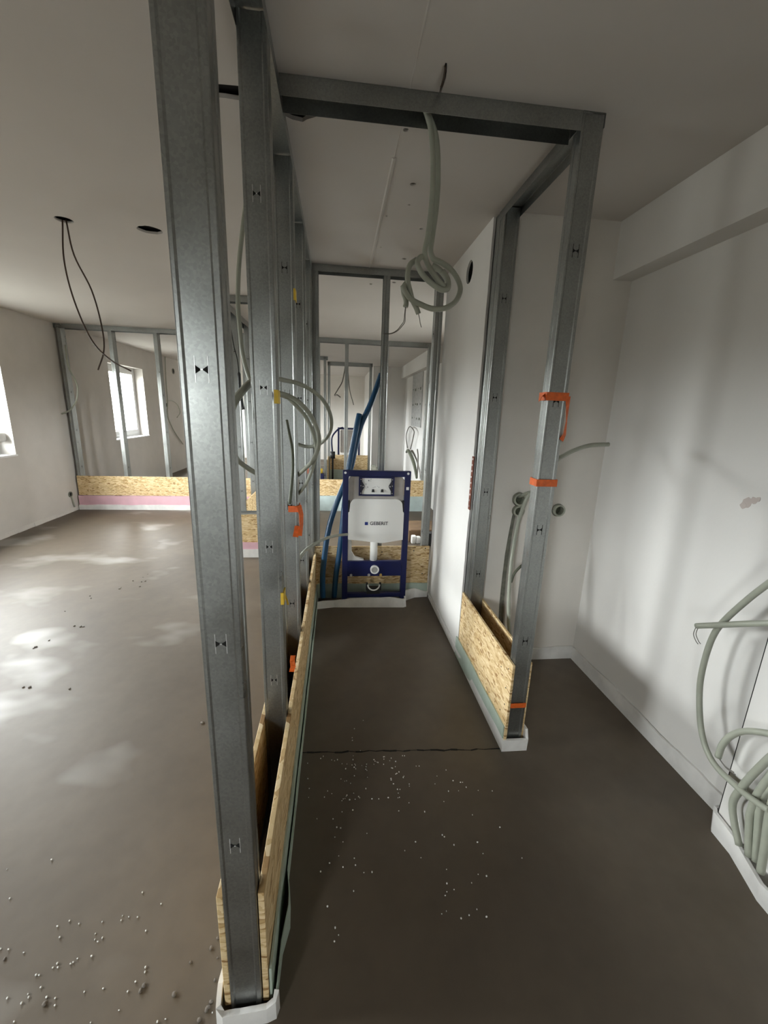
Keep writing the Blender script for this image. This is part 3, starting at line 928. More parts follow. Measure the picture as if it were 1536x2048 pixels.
RIGHT_B = [(1.36, 1.267, 0.74), (1.37, 1.19, 0.787), (1.38, 1.117, 0.832), (1.4, 1.032, 0.882)]
RIGHT_B_WIRE = [(1.36, 1.268, 0.735), (1.36, 1.271, 0.703), (1.36, 1.255, 0.683), (1.36, 1.244, 0.677)]
RIGHT_C = [(1.35, 1.063, 0.34), (1.35, 1.06, 0.394), (1.36, 1.049, 0.441), (1.37, 1.019, 0.487), (1.38, 0.962, 0.529), (1.39, 0.934, 0.53)]
RIGHT_C_WIRE = [(1.35, 1.061, 0.339), (1.35, 1.034, 0.331), (1.35, 1.002, 0.337)]
RIGHT_D = [(1.385, 0.951, 0.08), (1.385, 0.987, 0.146), (1.385, 1.005, 0.202), (1.375, 0.988, 0.276), (1.37, 0.963, 0.366), (1.37, 0.931, 0.467), (1.38, 0.919, 0.506)]
RIGHT_E = [(1.385, 0.917, 0.078), (1.385, 0.941, 0.181), (1.385, 0.948, 0.236), (1.385, 0.944, 0.304), (1.385, 0.924, 0.415)]
RIGHT_F = [(1.395, 0.9, 0.078), (1.395, 0.92, 0.184), (1.395, 0.936, 0.271), (1.395, 0.934, 0.314), (1.395, 0.906, 0.404)]
RIGHT_G = [(1.37, 0.864, 0.083), (1.37, 0.873, 0.164), (1.37, 0.887, 0.269), (1.37, 0.892, 0.343)]
REAR_CABLE = [(1.048, 2.1, 1.087), (1.03, 2.1, 1.045), (0.99, 2.08, 0.922), (0.971, 2.06, 0.813), (0.954, 2.03, 0.693), (0.948, 2.0, 0.527), (0.954, 1.97, 0.36), (0.981, 1.95, 0.2)]
REAR_CABLE2 = [(1.084, 2.05, 0.749), (1.043, 2.05, 0.699), (0.992, 2.05, 0.64), (0.97, 2.04, 0.584)]
REAR_PIPE_CABLE = [(0.922, 1.65, 1.312), (0.976, 1.68, 1.335), (1.031, 1.7, 1.356), (1.111, 1.72, 1.376), (1.211, 1.74, 1.381)]
CEIL_W1 = [(-1.493, 2.72, 2.443), (-1.502, 2.7, 2.242), (-1.457, 2.66, 2.034), (-1.361, 2.6, 1.823), (-1.253, 2.56, 1.718), (-1.136, 2.52, 1.662)]
CEIL_W2 = [(-1.475, 2.72, 2.445), (-1.458, 2.72, 2.276), (-1.39, 2.72, 2.104), (-1.36, 2.72, 1.922), (-1.353, 2.7, 1.784), (-1.389, 2.68, 1.67)]
FARLEFT_CABLE = [(-3.489, 6.05, 2.182), (-3.465, 6.0, 1.934), (-3.378, 5.95, 1.749), (-3.349, 5.93, 1.656), (-3.383, 5.93, 1.499), (-3.491, 5.95, 1.369), (-3.614, 5.98, 1.314)]
LW_CABLE1 = [(-3.6, 9.55, 2.456), (-3.6, 9.488, 1.973), (-3.6, 9.472, 1.566), (-3.6, 9.399, 1.256), (-3.6, 9.539, 1.043), (-3.6, 9.776, 0.836), (-3.6, 10.148, 0.584)]
LW_CABLE2 = [(-3.58, 9.388, 1.544), (-3.58, 9.687, 1.55), (-3.58, 9.956, 1.468), (-3.58, 10.069, 1.303), (-3.58, 9.863, 1.196)]
LW_BOX = [(-3.61, 9.447, 1.462), (-3.61, 9.917, 2.189), (-3.61, 10.183, 2.212)]
FAR_C1 = [(0.084, 8.6, 2.031), (0.001, 8.6, 1.882), (-0.066, 8.6, 1.765), (-0.015, 8.5, 1.772), (0.052, 8.5, 1.725)]
FAR_C2 = [(0.227, 8.9, 2.005), (0.255, 8.9, 1.837), (0.33, 8.9, 1.592)]
FAR_BL = [(-0.115, 9.2, 0.572), (-0.131, 9.2, 0.791), (-0.116, 9.2, 0.911), (-0.047, 9.2, 1.011), (0.032, 9.2, 1.082), (0.121, 9.2, 1.109)]
FAR_RIGHT_C = [(1.42, 7.977, 0.779), (1.42, 7.718, 1.059), (1.42, 7.708, 1.148), (1.42, 8.099, 1.207), (1.42, 8.368, 1.156), (1.42, 8.576, 0.978), (1.42, 8.343, 0.773)]
FAR_RIGHT_BUNDLE = [(1.42, 7.204, 0.337), (1.42, 7.458, 0.513), (1.42, 7.785, 0.641), (1.42, 8.205, 0.73), (1.42, 8.446, 0.679)]
FAR_RIGHT_BUNDLE2 = [(1.45, 7.324, 0.318), (1.45, 7.318, 0.533), (1.45, 7.336, 0.717), (1.45, 7.434, 0.831)]
FAR_KNOB = [(-0.07, 8.6, 0.586), (-0.286, 7.6, 0.41), (-0.296, 7.4, 0.331), (0.613, 6.2, 0.667)]
NICHE = [(1.5, 8.473, 2.301), (1.5, 7.493, 2.278), (1.5, 7.421, 1.911), (1.5, 7.58, 1.366), (1.5, 8.406, 1.238), (1.5, 8.403, 1.919)]
GROOVE = [(1.018, 2.18, 0.909), (1.005, 2.18, 0.696), (1.0, 2.18, 0.57), (1.003, 2.18, 0.375), (1.022, 2.18, 0.102)]
BEADS_WC = [(0.134,1.718),(0.088,1.666),(0.076,1.611),(0.076,1.595),(0.11,1.534),(-0.066,1.503),(-0.055,1.514),(-0.018,1.492),(-0.005,1.487),(0.007,1.491),(0.077,1.508),(0.075,1.486),(0.027,1.469),(0.048,1.466),(0.07,1.459),(0.082,1.463),(0.085,1.457),(0.043,1.444),(0.042,1.441),(0.085,1.438),(0.079,1.446),(0.112,1.453),(0.133,1.458),(0.13,1.445),(0.128,1.432),(0.132,1.427),(0.167,1.479),(0.171,1.471),(0.178,1.467),(0.183,1.463),(0.165,1.456),(0.211,1.491),(0.215,1.492),(0.211,1.479),(0.207,1.452),(0.244,1.482),(0.236,1.469),(0.261,1.462),(0.256,1.436),(0.239,1.431),(0.243,1.429),(0.268,1.408),(0.258,1.402),(0.253,1.399),(0.286,1.386),(0.282,1.38),(0.23,1.379),(0.23,1.372),(0.237,1.353),(0.302,1.347),(0.301,1.338),(0.296,1.491),(0.305,1.49),(0.347,1.432),(0.36,1.431),(0.472,1.402),(0.426,1.376),(0.409,1.34),(0.488,1.348),(0.517,1.338),(0.526,1.338),(0.534,1.314),(0.498,1.301),(0.456,1.302),(0.579,1.296),(0.636,1.289),(0.426,1.259),(-0.121,1.483),(-0.115,1.405),(-0.106,1.359),(-0.106,1.32),(-0.032,1.342),(-0.015,1.329),(-0.044,1.316),(0.022,1.393),(0.037,1.382),(0.045,1.383),(0.061,1.37),(0.078,1.404),(0.132,1.393),(0.045,1.317),(0.042,1.313),(0.03,1.302),(0.025,1.295),(0.037,1.304),(0.055,1.296),(0.072,1.324),(0.077,1.297),(0.091,1.307),(0.095,1.302),(0.122,1.34),(0.143,1.293),(0.17,1.291),(0.208,1.293),(0.25,1.327),(0.26,1.326),(0.251,1.31),(0.253,1.291),(0.247,1.29),(0.287,1.265),(0.242,1.235),(0.341,1.223),(0.025,1.249),(0.066,1.252),(-0.069,1.229),(-0.009,1.223),(0.005,1.19),(0.019,1.186),(-0.002,1.155),(0.027,1.136),(0.114,1.159),(0.387,1.13),(0.393,1.123),(0.42,1.092),(0.522,1.196),(0.609,1.14),(0.507,1.094),(0.514,1.055),(0.242,1.088),(0.294,1.06),(0.285,1.114),(0.065,1.078),(0.068,1.055),(0.026,1.053),(0.012,1.09),(-0.019,1.069),(-0.048,1.045),(0.095,1.03),(0.122,1.029),(0.059,0.979),(0.373,1.016),(0.475,0.992),(0.501,0.984),(0.445,0.969),(0.382,0.955),(0.357,0.951),(0.349,0.941),(0.363,0.974),(0.645,1.029),(0.326,0.894),(0.342,0.9),(0.382,0.877),(0.409,0.883),(0.438,0.896),(0.461,0.874),(0.001,0.888),(0.011,0.87),(-0.023,0.944),(-0.001,0.856)]
BEADS_LEFT = [(-0.942,1.159),(-1.065,1.141),(-0.993,1.051),(-0.601,1.033),(-0.531,0.996),(-0.779,0.975),(-0.747,0.965),(-0.805,0.964),(-0.782,0.936),(-0.683,0.964),(-0.632,0.975),(-0.63,0.963),(-0.612,0.97),(-0.586,0.967),(-0.687,0.936),(-0.681,0.922),(-0.67,0.916),(-0.662,0.924),(-0.669,0.884),(-0.904,0.92),(-0.927,0.923),(-0.858,0.909),(-0.752,0.876),(-0.745,0.867),(-0.758,0.868),(-0.716,0.872),(-0.711,0.875),(-0.704,0.882),(-0.792,0.856),(-0.784,0.855),(-0.763,0.829),(-0.787,0.819),(-0.781,0.812),(-0.791,0.802),(-0.833,0.815),(-0.736,0.808),(-0.713,0.804),(-0.705,0.79),(-0.647,0.81),(-0.602,0.812),(-0.536,0.8),(-0.525,0.818),(-0.512,0.846),(-0.509,0.836),(-0.547,0.93),(-0.541,0.766),(-0.599,0.75),(-0.437,0.736),(-0.419,0.739),(-0.785,0.769),(-0.307,0.74)]
CRUMBS = [(-0.395,0.846),(-0.336,0.894),(-0.348,0.872),(-0.324,0.849),(-0.318,0.802),(-0.414,0.783),(-0.499,0.808),(-0.504,0.798),(-0.32,0.75),(-0.316,0.76),(-0.323,0.746),(-0.335,0.729),(-0.899,0.899),(-0.732,0.795)]
CRUMBS2 = [(-1.935,3.205),(-1.903,3.162),(-1.778,3.361),(-1.776,3.33),(-1.747,3.494),(-1.666,3.469),(-1.698,3.571),(-1.689,3.642),(-1.636,3.371),(-1.641,3.484),(-1.967,2.953),(-1.778,2.734),(-1.731,2.721),(-1.711,2.72),(-1.823,2.554),(-1.857,2.468),(-1.853,2.481),(-1.657,2.087),(-1.625,2.085),(-0.642,1.757),(-1.412,2.058)]


COIL_STRAND_B[1:6] = [(x + 0.007, y + 0.006, z) for x, y, z in COIL_STRAND_B[1:6]]
COIL_STRAND_A[1:6] = [(x - 0.004, y - 0.004, z) for x, y, z in COIL_STRAND_A[1:6]]
for L3 in (LOOP_A, LOOP_B, LOOP_C):
    L3.insert(0, (-0.250, L3[0][1] - 0.13, L3[0][2] + 0.004))
CISTERN_CABLE = [(-0.25, 1.985, 0.70)] + CISTERN_CABLE[2:]
SLIT_CABLE.insert(0, (-0.350, 1.90, H))
FAR_C1[:0] = [(0.15, 8.6, H), (0.13, 8.6, 2.25)]
FAR_C2[:0] = [(0.19, 8.9, H), (0.205, 8.9, 2.25)]
REAR_PIPE_CABLE.insert(0, (0.842, 1.545, 1.27))
REAR_CABLE.insert(0, (1.03, 2.20, 1.04))
REAR_CABLE.append((0.99, 1.95, 0.004))


def label_text(parent, txt, size, loc, m, name='lettering', bold=0.0):
    cu = bpy.data.curves.new('lettering_curve', 'FONT')
    cu.body = txt
    cu.size = size
    cu.extrude = 0.0004
    cu.offset = bold
    cu.align_x = 'CENTER'
    cu.align_y = 'CENTER'
    o = bpy.data.objects.new('lettering_curve', cu)
    COL.objects.link(o)
    bpy.context.view_layer.update()
    me = bpy.data.meshes.new_from_object(o.evaluated_get(bpy.context.evaluated_depsgraph_get()))
    bpy.data.objects.remove(o, do_unlink=True)
    me.transform(Matrix.Rotation(math.radians(90), 4, 'X'))
    me.materials.clear()
    me.materials.append(MATS[m])
    return link(name, me, loc, parent)


def rounded(x0, x1, z0, z1, r, top_only=False, n=6):
    P = []
    cs = [(x1 - r, z1 - r, 0), (x0 + r, z1 - r, 90), (x0 + r, z0 + r, 180), (x1 - r, z0 + r, 270)]
    for i, (cx, cz, a0) in enumerate(cs):
        if top_only and i >= 2:
            P.append((x0, z0) if i == 2 else (x1, z0))
            continue
        for k in range(n + 1):
            a = math.radians(a0 + 90 * k / n)
            P.append((cx + r * math.cos(a), cz + r * math.sin(a)))
    return P


def toilet_frame(T, x0, y0, zt, full=True):
    """the wall-hung toilet's mounting frame, front face at y0"""
    x1 = x0 + 0.5
    for xa, xb in ((x0, x0 + 0.042), (x1 - 0.042, x1)):
        MB().bbox(xa, xb, y0, y0 + 0.045, 0.0, zt, 0.003).build('leg', 'blue_frame', T)
    MB().bbox(x0 + 0.040, x1 - 0.040, y0 + 0.0005, y0 + 0.043, zt - 0.042, zt - 0.0005, 0.003).build('top_rail', 'blue_frame', T)
    if not full:
        return
    MB().bbox(x0 + 0.040, x1 - 0.040, y0 - 0.003, y0 + 0.030, 0.250, 0.372, 0.004).build('mounting_plate', 'blue_frame', T)
    MB().bbox(x0 + 0.040, x1 - 0.040, y0 + 0.004, y0 + 0.036, 0.070, 0.104, 0.003).build('lower_rail', 'blue_frame', T)
    for sx in (0, 1):
        xb = x0 + 0.042 if sx == 0 else x1 - 0.052
        MB().box(xb, xb + 0.012, y0 + 0.002, y0 + 0.03, 0.765, 0.845).build('tank_bracket', 'rubber_black', T)
    # cistern: padded upper half and white lower shell
    MB().prism(rounded(x0 + 0.045, x1 - 0.047, 0.80, zt - 0.046, 0.03), (0, y0 + 0.020, 0), X, Z, Y * 0.09).build('tank_cover', 'tank_cover', T)
    tk = MB()
    tk.prism([(x0 + 0.042, 0.548), (x0 + 0.12, 0.540), (x1 - 0.20, 0.518), (x1 - 0.042, 0.545), (x1 - 0.042, 0.755), (x1 - 0.050, 0.765)] +
             [(x1 - 0.055 - 0.05 * (1 - math.cos(a)), 0.81 + 0.05 * math.sin(a)) for a in [i * math.pi / 12 for i in range(7)]] +
             [(x0 + 0.055 + 0.05 * (1 - math.cos(a)), 0.81 + 0.05 * math.sin(a)) for a in [(6 - i) * math.pi / 12 for i in range(7)]] +
             [(x0 + 0.050, 0.765), (x0 + 0.042, 0.755)], (0, y0 - 0.004, 0), X, Z, Y * 0.11)
    tko = tk.build('tank', 'tank_white', T)
    cx = (x0 + x1) / 2
    label_text(tko, 'GEBERIT', 0.0365, (0.3115, y0 - 0.0048, 0.673), 'print_black', bold=0.0004)
    MB().box(0.2050, 0.2285, y0 - 0.0048, y0 - 0.0035, 0.6610, 0.6845).build('logo_square', 'print_blue', tko)
    # service opening with its cover sheet
    px0, px1, pz0, pz1 = 0.156, 0.418, 0.882, 1.024
    pb = MB()
    for (a, c, d, g) in ((px0, px1, pz1 - 0.010, pz1), (px0, px1, pz0, pz0 + 0.010), (px0, px0 + 0.010, pz0 + 0.01, pz1 - 0.01), (px1 - 0.010, px1, pz0 + 0.01, pz1 - 0.01)):
        pb.box(a, c, y0 + 0.004, y0 + 0.022, d, g)
    po = pb.build('service_frame', 'blue_frame', T)
    zc = (pz0 + pz1) / 2
    for sg, xe in ((1, px0 + 0.01), (-1, px1 - 0.01)):
        MB().prism([(xe, pz0 + 0.01), (xe + sg * 0.014, pz0 + 0.01), (xe + sg * 0.014, pz0 + 0.035), (xe + sg * 0.031, zc - 0.006), (xe + sg * 0.031, zc + 0.006), (xe + sg * 0.014, pz1 - 0.035), (xe + sg * 0.014, pz1 - 0.01), (xe, pz1 - 0.01)], (0, y0 + 0.0045, 0), X, Z, Y * 0.006).build('clamp', 'print_black', po)
        for zs in (pz0 + 0.02, zc + 0.004, pz1 - 0.02):
            MB().cyl((xe + sg * 0.005, y0 + 0.0045, zs), -Y, 0.0038, 0.001, 10).build('screw', 'bolt', po)
        MB().cyl((xe + sg * 0.022, y0 + 0.0045, zc), -Y, 0.0048, 0.001, 10).build('screw', 'bolt', po)
    sh = MB().box(px0 + 0.011, px1 - 0.011, y0 + 0.011, y0 + 0.013, pz0 + 0.011, pz1 - 0.011).build('cover_sheet', 'tank_white', po)
    mk = MB()
    yy = y0 + 0.0105
    rnd = random.Random(4)
    for (mx_, mz, n_) in ((0.232, 0.998, 5), (0.208, 0.965, 4), (0.262, 0.945, 3), (0.30, 0.95, 3), (0.375, 1.0, 3), (0.2, 1.004, 2)):
        for i in range(n_):
            xx = mx_ + rnd.uniform(-0.010, 0.012)
            z_ = mz + rnd.uniform(-0.010, 0.010) - (0.01 * i if n_ == 4 else 0)
            mk.box(xx, xx + rnd.uniform(0.004, 0.009), yy - 0.0002, yy + 0.0008, z_, z_ + rnd.uniform(0.0015, 0.004), 0 if n_ > 3 else 1)
    mk.build('printed_symbols', ['print_black', 'print_grey'], po, kind='stuff')
    for kx in (0.262, 0.329):
        kn = MB()
        kn.bbox(kx - 0.007, kx + 0.007, y0 + 0.001, y0 + 0.012, 0.912, 0.932, 0.002)
        kn.bbox(kx - 0.011, kx + 0.011, y0 + 0.003, y0 + 0.012, 0.910, 0.917, 0.002)
        kn.bbox(kx - 0.010, kx + 0.010, y0 + 0.004, y0 + 0.012, 0.921, 0.927, 0.002)
        kn.build('knob', 'rubber_black', po)
    # flush pipe, outlet ring, drain bend, bolts
    MB().cyl((0.281, y0 + 0.03, 0.365), Z, 0.0285, 0.19, 24).build('flush_pipe', 'tank_white', T)
    fo = MB()
    fo.ring((0.288, y0 - 0.020, 0.308), Y, 0.034, 0.024, 0.02)
    fo.cyl((0.288, y0 - 0.016, 0.308), Y, 0.0245, 0.012, 20, 1)
    fo.build('flush_outlet', ['tank_white', 'tank_grey'], T)
    dr = MB()
    dr.box(0.232, 0.336, y0 + 0.000, y0 + 0.040, 0.100, 0.150, 0)
    dr.box(0.226, 0.240, y0 - 0.003, y0 + 0.02, 0.130, 0.190, 0)
    dr.box(0.330, 0.344, y0 - 0.003, y0 + 0.02, 0.130, 0.190, 0)
    dr.build('drain_bracket', 'rubber_black', T)
    dp = MB()
    pts = [(0.285 + 0.046 * math.cos(a), y0 - 0.006, 0.180 + 0.046 * math.sin(a)) for a in [math.pi + i * math.pi / 10 for i in range(11)]]
    dp.tube(pts, 0.006, 8)
    dp.build('drain_clip', 'tank_white', T)
    for (bx, bz, bm_) in ((0.108, 0.262, 'bolt'), (0.245, 0.262, 'bolt'), (0.337, 0.262, 'brass')):
        MB().cyl((bx, y0 - 0.002, bz), -Y, 0.010, 0.012, 12).build('bolt', bm_, T)
    for (bx, bz) in ((x0 + 0.018, zt - 0.016), (x1 - 0.022, zt - 0.016)):
        MB().cyl((bx, y0 + 0.001, bz), -Y, 0.009, 0.003, 12).build('rivet', 'tank_white', T)
    MB().box(x1 - 0.032, x1 - 0.012, y0 - 0.0012, y0 + 0.001, 0.930, 0.952).build('sticker', 'tank_white', T)
    pf = MB()
    pf.prism([(0.082, 0.545), (0.108, 0.545), (0.112, 0.44), (0.135, 0.40), (0.205, 0.378), (0.205, 0.368), (0.082, 0.368)], (0, y0 + 0.02, 0), X, Z, Y * 0.03)
    pf.build('foam_elbow', 'foam_white', T)


T1 = thing('toilet_frame', 'blue steel wall-hung toilet frame with white lettered cistern in the cabin', 'toilet frame', (0.29, 2.96, 0))
toilet_frame(T1, 0.0391, 2.947, 1.068)
T2 = thing('toilet_frame', 'second small dark blue toilet frame far behind, seen between the studs', 'toilet frame', (0.25, 9.3, 0))
toilet_frame(T2, 0.0, 9.28, 1.105, False)
MB().prism(rounded(0.06, 0.44, 0.55, 1.05, 0.03), (0, 9.30, 0), X, Z, Y * 0.1).build('tank_cover', 'tank_cover', T2)
MB().tube(FAR_BL, 0.018, 8).build('water_hose', 'blue_frame', T2)

# ------------------------------------------------------------------ cables and pipes
def cable(label, pts, r=0.0095, m='conduit', name='cable', cat='cable', ends=None, parts=None, group=None):
    if not parts:
        b = MB().tube(pts, r, 10)
        return tag(b.build(name, m), label, cat, group)
    t = thing(name, label, cat, pts[-1], group)
    MB().tube(pts, r, 10).build('conduit', m, t)
    for p in parts:
        MB().tube(p, 0.0016, 6).build('wire', 'wire_grey', t)
    return t


t = thing('cable_coil', 'coiled pale green conduits hanging from the doorway rail with bare wire ends', 'cable', (0.32, 1.55, 1.75))
for p in (COIL_STRAND_A, COIL_STRAND_B, COIL_TAIL_A, COIL_TAIL_B, COIL_LOOP_C):
    MB().tube(p, 0.0092, 10).build('conduit', 'conduit', t)
for p in (COIL_WIRE_A, COIL_WIRE_A2, COIL_WIRE_B):
    MB().tube(p, 0.0013, 6).build('wire', 'wire_grey', t)

cable('upper large loop of pale conduit bulging out of the left studs', LOOP_A, 0.0085)
cable('middle loop of pale conduit leaving the left studs at the yellow tape', LOOP_B, 0.0095)
cable('inner loop of pale conduit dropping towards the orange ribbon', LOOP_C, 0.008)
cable('stiff dark twig-like cable end standing in the left stud bay', STICK, lambda f: 0.005 + 0.003 * f, 'conduit_dark')
cable('pale conduit arching from the left studs to the side of the cistern', CISTERN_CABLE, 0.010)
cable('slim conduit hanging down left of the second stud', SLIT_CABLE, 0.009)
cable('short thick conduit loop between the two nearest studs at eye height', SLIT_LOOP, 0.0115)
cable('conduit stub curving down between the two nearest studs at waist height', SLIT_CABLE2, 0.0085)
cable('long blue water hose rising past the toilet frame behind the middle stud', BLUE_A, 0.0215, 'blue_pipe', 'water_hose', 'hose')
cable('shorter blue water hose ending upright above the toilet frame', BLUE_B, 0.0215, 'blue_pipe', 'water_hose', 'hose')
cable('tall bow of grey conduit standing off the right wall', RIGHT_A, 0.0105)
cable('straight grey conduit with an open end pointing into the room', RIGHT_B, 0.0105, parts=[RIGHT_B_WIRE, [(x + 0.004, y - 0.006, z + 0.004) for x, y, z in RIGHT_B_WIRE]])
cable('short grey conduit arch with bare black wires at the cable boxing', RIGHT_C, 0.0105, parts=[RIGHT_C_WIRE, [(x, y - 0.006, z - 0.003) for x, y, z in RIGHT_C_WIRE]])
cable('leftmost conduit rising from the foam strip at the boxing foot', RIGHT_D, 0.0115)
cable('second conduit rising from the foam strip at the boxing foot', RIGHT_E, 0.0115)
cable('third and thickest pale conduit at the boxing foot', RIGHT_F, 0.0125)
cable('greenish conduit at the boxing foot by the picture edge', RIGHT_G, 0.0115)
cable('pale conduit dropping from the rear wall holes into the open stud bay', REAR_CABLE, 0.0095)
cable('short dark cable crossing to the pale conduit behind the open bay', REAR_CABLE2, 0.007, 'conduit_dark')
cable('thin conduit reaching to the right behind the ribboned stud', REAR_PIPE_CABLE, 0.0095)
cable('thin brown wire from the left ceiling hole, the one bending right', CEIL_W1, 0.0042, 'wire_brown')
cable('thin brown wire from the left ceiling hole, the one hanging straighter', CEIL_W2, 0.0042, 'wire_brown')
cable('thin grey cable bowing off the leftmost far stud', FARLEFT_CABLE, 0.010)
cable('long thin cable drooping down the outer wall right of the far window', LW_CABLE1, 0.011)
cable('short looped cable beside the small wall box right of the far window', LW_CABLE2, 0.009)
cable('thin kinked cable in the far bay left of the slim stud', FAR_C1, 0.011, 'wire_grey')
cable('thin single cable hanging in the far bay right of the slim stud', FAR_C2, 0.009, 'wire_grey')
cable('looped thin cable on the far right wall above the grey bundle', FAR_RIGHT_C, 0.010, 'wire_grey')
cable('thick grey cable bundle leaning on the far right wall', FAR_RIGHT_BUNDLE, lambda f: 0.02 + 0.015 * math.sin(f * 3.0), 'conduit_dark')
cable('thin upright cable beside the leaning bundle on the far right wall', FAR_RIGHT_BUNDLE2, 0.014, 'wire_grey')
cable('cut wire stub sticking out of the ceiling crack before the doorway rail', [(0.302, 1.485, H + 0.02), (0.3025, 1.470, H - 0.004), (0.299, 1.425, H - 0.008), (0.295, 1.395, H - 0.004)], 0.003, 'wire_brown')
cable('black duct end hanging on a thin cable in the slit between the two nearest studs', [(-1.06, 4.45, H), (-1.045, 4.45, 2.25), (-1.02, 4.45, 2.05), (-0.99, 4.42, 1.95), (-0.975, 4.40, 1.80), (-0.972, 4.40, 1.66), (-0.955, 4.38, 1.52), (-0.945, 4.38, 1.46)], lambda f: 0.005 if f < 0.56 else 0.016, 'rubber_black', 'duct', 'duct')

# sockets and boxes on the outer wall
def wall_box(label, c, r):
    q = MB().ring(c, X, r, r * 0.72, 0.012, 20)
    q.cyl((c[0], c[1], c[2]), X, r * 0.74, 0.004, 20, 1)
    return tag(q.build('socket_box', ['mortar', 'void']), label, 'socket box')


s1 = wall_box('dark round socket hole low on the outer wall by the far frame', (XLW, 5.92, 0.245), 0.038)
cable('short tan wire hanging below the low socket hole', [(XLW + 0.012, 5.925, 0.215), (XLW + 0.016, 5.94, 0.13), (XLW + 0.014, 5.96, 0.06)], 0.007, 'conduit')
wall_box('small socket box under the cable right of the far window', (XLW, 9.45, 1.46), 0.045)
wall_box('dark valve box high on the outer wall beside the near stud', (XLW, 10.0, 2.19), 0.06)

# ribbons and tapes
def loop_band(b, x0, x1, y0, y1, z0, z1, t=0.0015, slant=0.0):
    P = [(x0, y0), (x1, y0), (x1, y1), (x0, y1)]
    for i in range(4):
        (xa, ya), (xb, yb) = P[i], P[(i + 1) % 4]
        nx, ny = (yb - ya), -(xb - xa)
        l = math.hypot(nx, ny)
        nx, ny = nx / l * t, ny / l * t
        za, zb = (slant if i in (0, 3) else 0), (slant if i in (1, 0) and i == 0 else 0)
        vs = [(xa, ya, z0 + za), (xb, yb, z0), (xb, yb, z1), (xa, ya, z1 + za), (xa + nx, ya + ny, z0 + za), (xb + nx, yb + ny, z0), (xb + nx, yb + ny, z1), (xa + nx, ya + ny, z1 + za)]
        b.add(vs, [(0, 1, 2, 3), (4, 7, 6, 5), (0, 4, 5, 1), (3, 2, 6, 7), (1, 5, 6, 2), (0, 3, 7, 4)])
    return b


def ribbon(b, pts, wd, t=0.0012):
    """a twisting tail of flat ribbon: pts = (x, y, z, angle of the width direction in the xy plane)"""
    vs, fs = [], []
    P = [Vector(p[:3]) for p in pts]
    for i, p in enumerate(pts):
        a = p[3]
        d = (P[min(i + 1, len(P) - 1)] - P[max(i - 1, 0)]).normalized()
        wv = Vector((math.cos(a), math.sin(a), 0))
        wv = (wv - d * wv.dot(d)).normalized() * wd / 2
        nv = d.cross(wv).normalized() * t
        c = P[i]
        vs += [c - wv, c + wv, c + wv + nv, c - wv + nv]
    for i in range(len(P) - 1):
        for j in range(4):
            fs.append((i * 4 + j, i * 4 + (j + 1) % 4, (i + 1) * 4 + (j + 1) % 4, (i + 1) * 4 + j))
    n = len(P) - 1
    fs += [(0, 1, 2, 3), (n * 4 + 3, n * 4 + 2, n * 4 + 1, n * 4)]
    return b.add(vs, fs)


b = loop_band(MB(), XB - 0.006, XB + 0.0785, YB - 0.003, YB + 0.056, 1.552, 1.582)
ribbon(b, [(XB + 0.078, YB, 1.568, 0.2), (XB + 0.084, YB + 0.005, 1.53, 0.6), (XB + 0.087, YB + 0.004, 1.48, 0.9), (XB + 0.084, YB, 1.43, 0.6), (XB + 0.072, YB - 0.004, 1.408, 0.3)], 0.022)
ribbon(b, [(XB - 0.007, YB + 0.02, 1.575, 1.2), (XB - 0.022, YB + 0.01, 1.562, 1.2), (XB - 0.030, YB + 0.006, 1.548, 1.2)], 0.018)
tag(b.build('orange_ribbon', 'orange_ribbon'), 'orange ribbon with a hanging tail tied high on the doorway stud', 'ribbon')
b = loop_band(MB(), XB - 0.004, XB + 0.079, YB - 0.003, YB + 0.054, 1.228, 1.256)
tag(b.build('orange_ribbon', 'orange_ribbon'), 'plain orange ribbon band at mid height on the doorway stud', 'ribbon')
b = MB().box(XB - 0.0008, XB + 0.0758, YB - 0.0022, YB - 0.0006, 0.216, 0.240)
tag(b.build('orange_ribbon', 'orange_ribbon'), 'lowest orange tape strip near the foot of the doorway stud', 'ribbon')
b = loop_band(MB(), XA + 0.030, XA + 0.0775, 1.895, 1.955, 1.020, 1.050)
ribbon(b, [(XA + 0.062, 1.893, 1.045, 0.3), (XA + 0.080, 1.888, 1.050, 0.4), (XA + 0.088, 1.888, 1.01, 0.7), (XA + 0.088, 1.89, 0.96, 0.9), (XA + 0.078, 1.892, 0.905, 0.2)], 0.024)
ribbon(b, [(XA + 0.070, 1.889, 0.955, 0.2), (XA + 0.066, 1.889, 0.93, 0.2), (XA + 0.060, 1.889, 0.90, 0.2)], 0.026)
tag(b.build('orange_ribbon', 'orange_ribbon'), 'knotted orange ribbon on the third stud left of the cistern', 'ribbon')
b = ribbon(MB(), [(XA + 0.070, 1.60, 0.455, 0.2), (XA + 0.066, 1.60, 0.43, 0.5), (XA + 0.069, 1.60, 0.40, 0.1), (XA + 0.062, 1.60, 0.375, 0.3)], 0.022)
tag(b.build('orange_ribbon', 'orange_ribbon'), 'scrap of orange ribbon poking above the left board', 'ribbon')
b = ribbon(MB(), [(XA + 0.0775, 2.50, 1.17, 1.4), (XA + 0.079, 2.50, 1.14, 1.3), (XA + 0.078, 2.50, 1.11, 1.5)], 0.03)
tag(b.build('orange_ribbon', 'orange_ribbon'), 'tiny orange ribbon scrap on the fourth stud behind the loops', 'ribbon')
b = MB().bbox(XA + 0.066, XA + 0.0785, 1.298, 1.345, 1.505, 1.545, 0.001)
tag(b.build('yellow_tape', 'yellow_tape'), 'upper yellow tape patch on the second stud at the cable loops', 'tape')
b = MB().bbox(XA + 0.068, XA + 0.0785, 1.298, 1.348, 0.845, 0.888, 0.001)
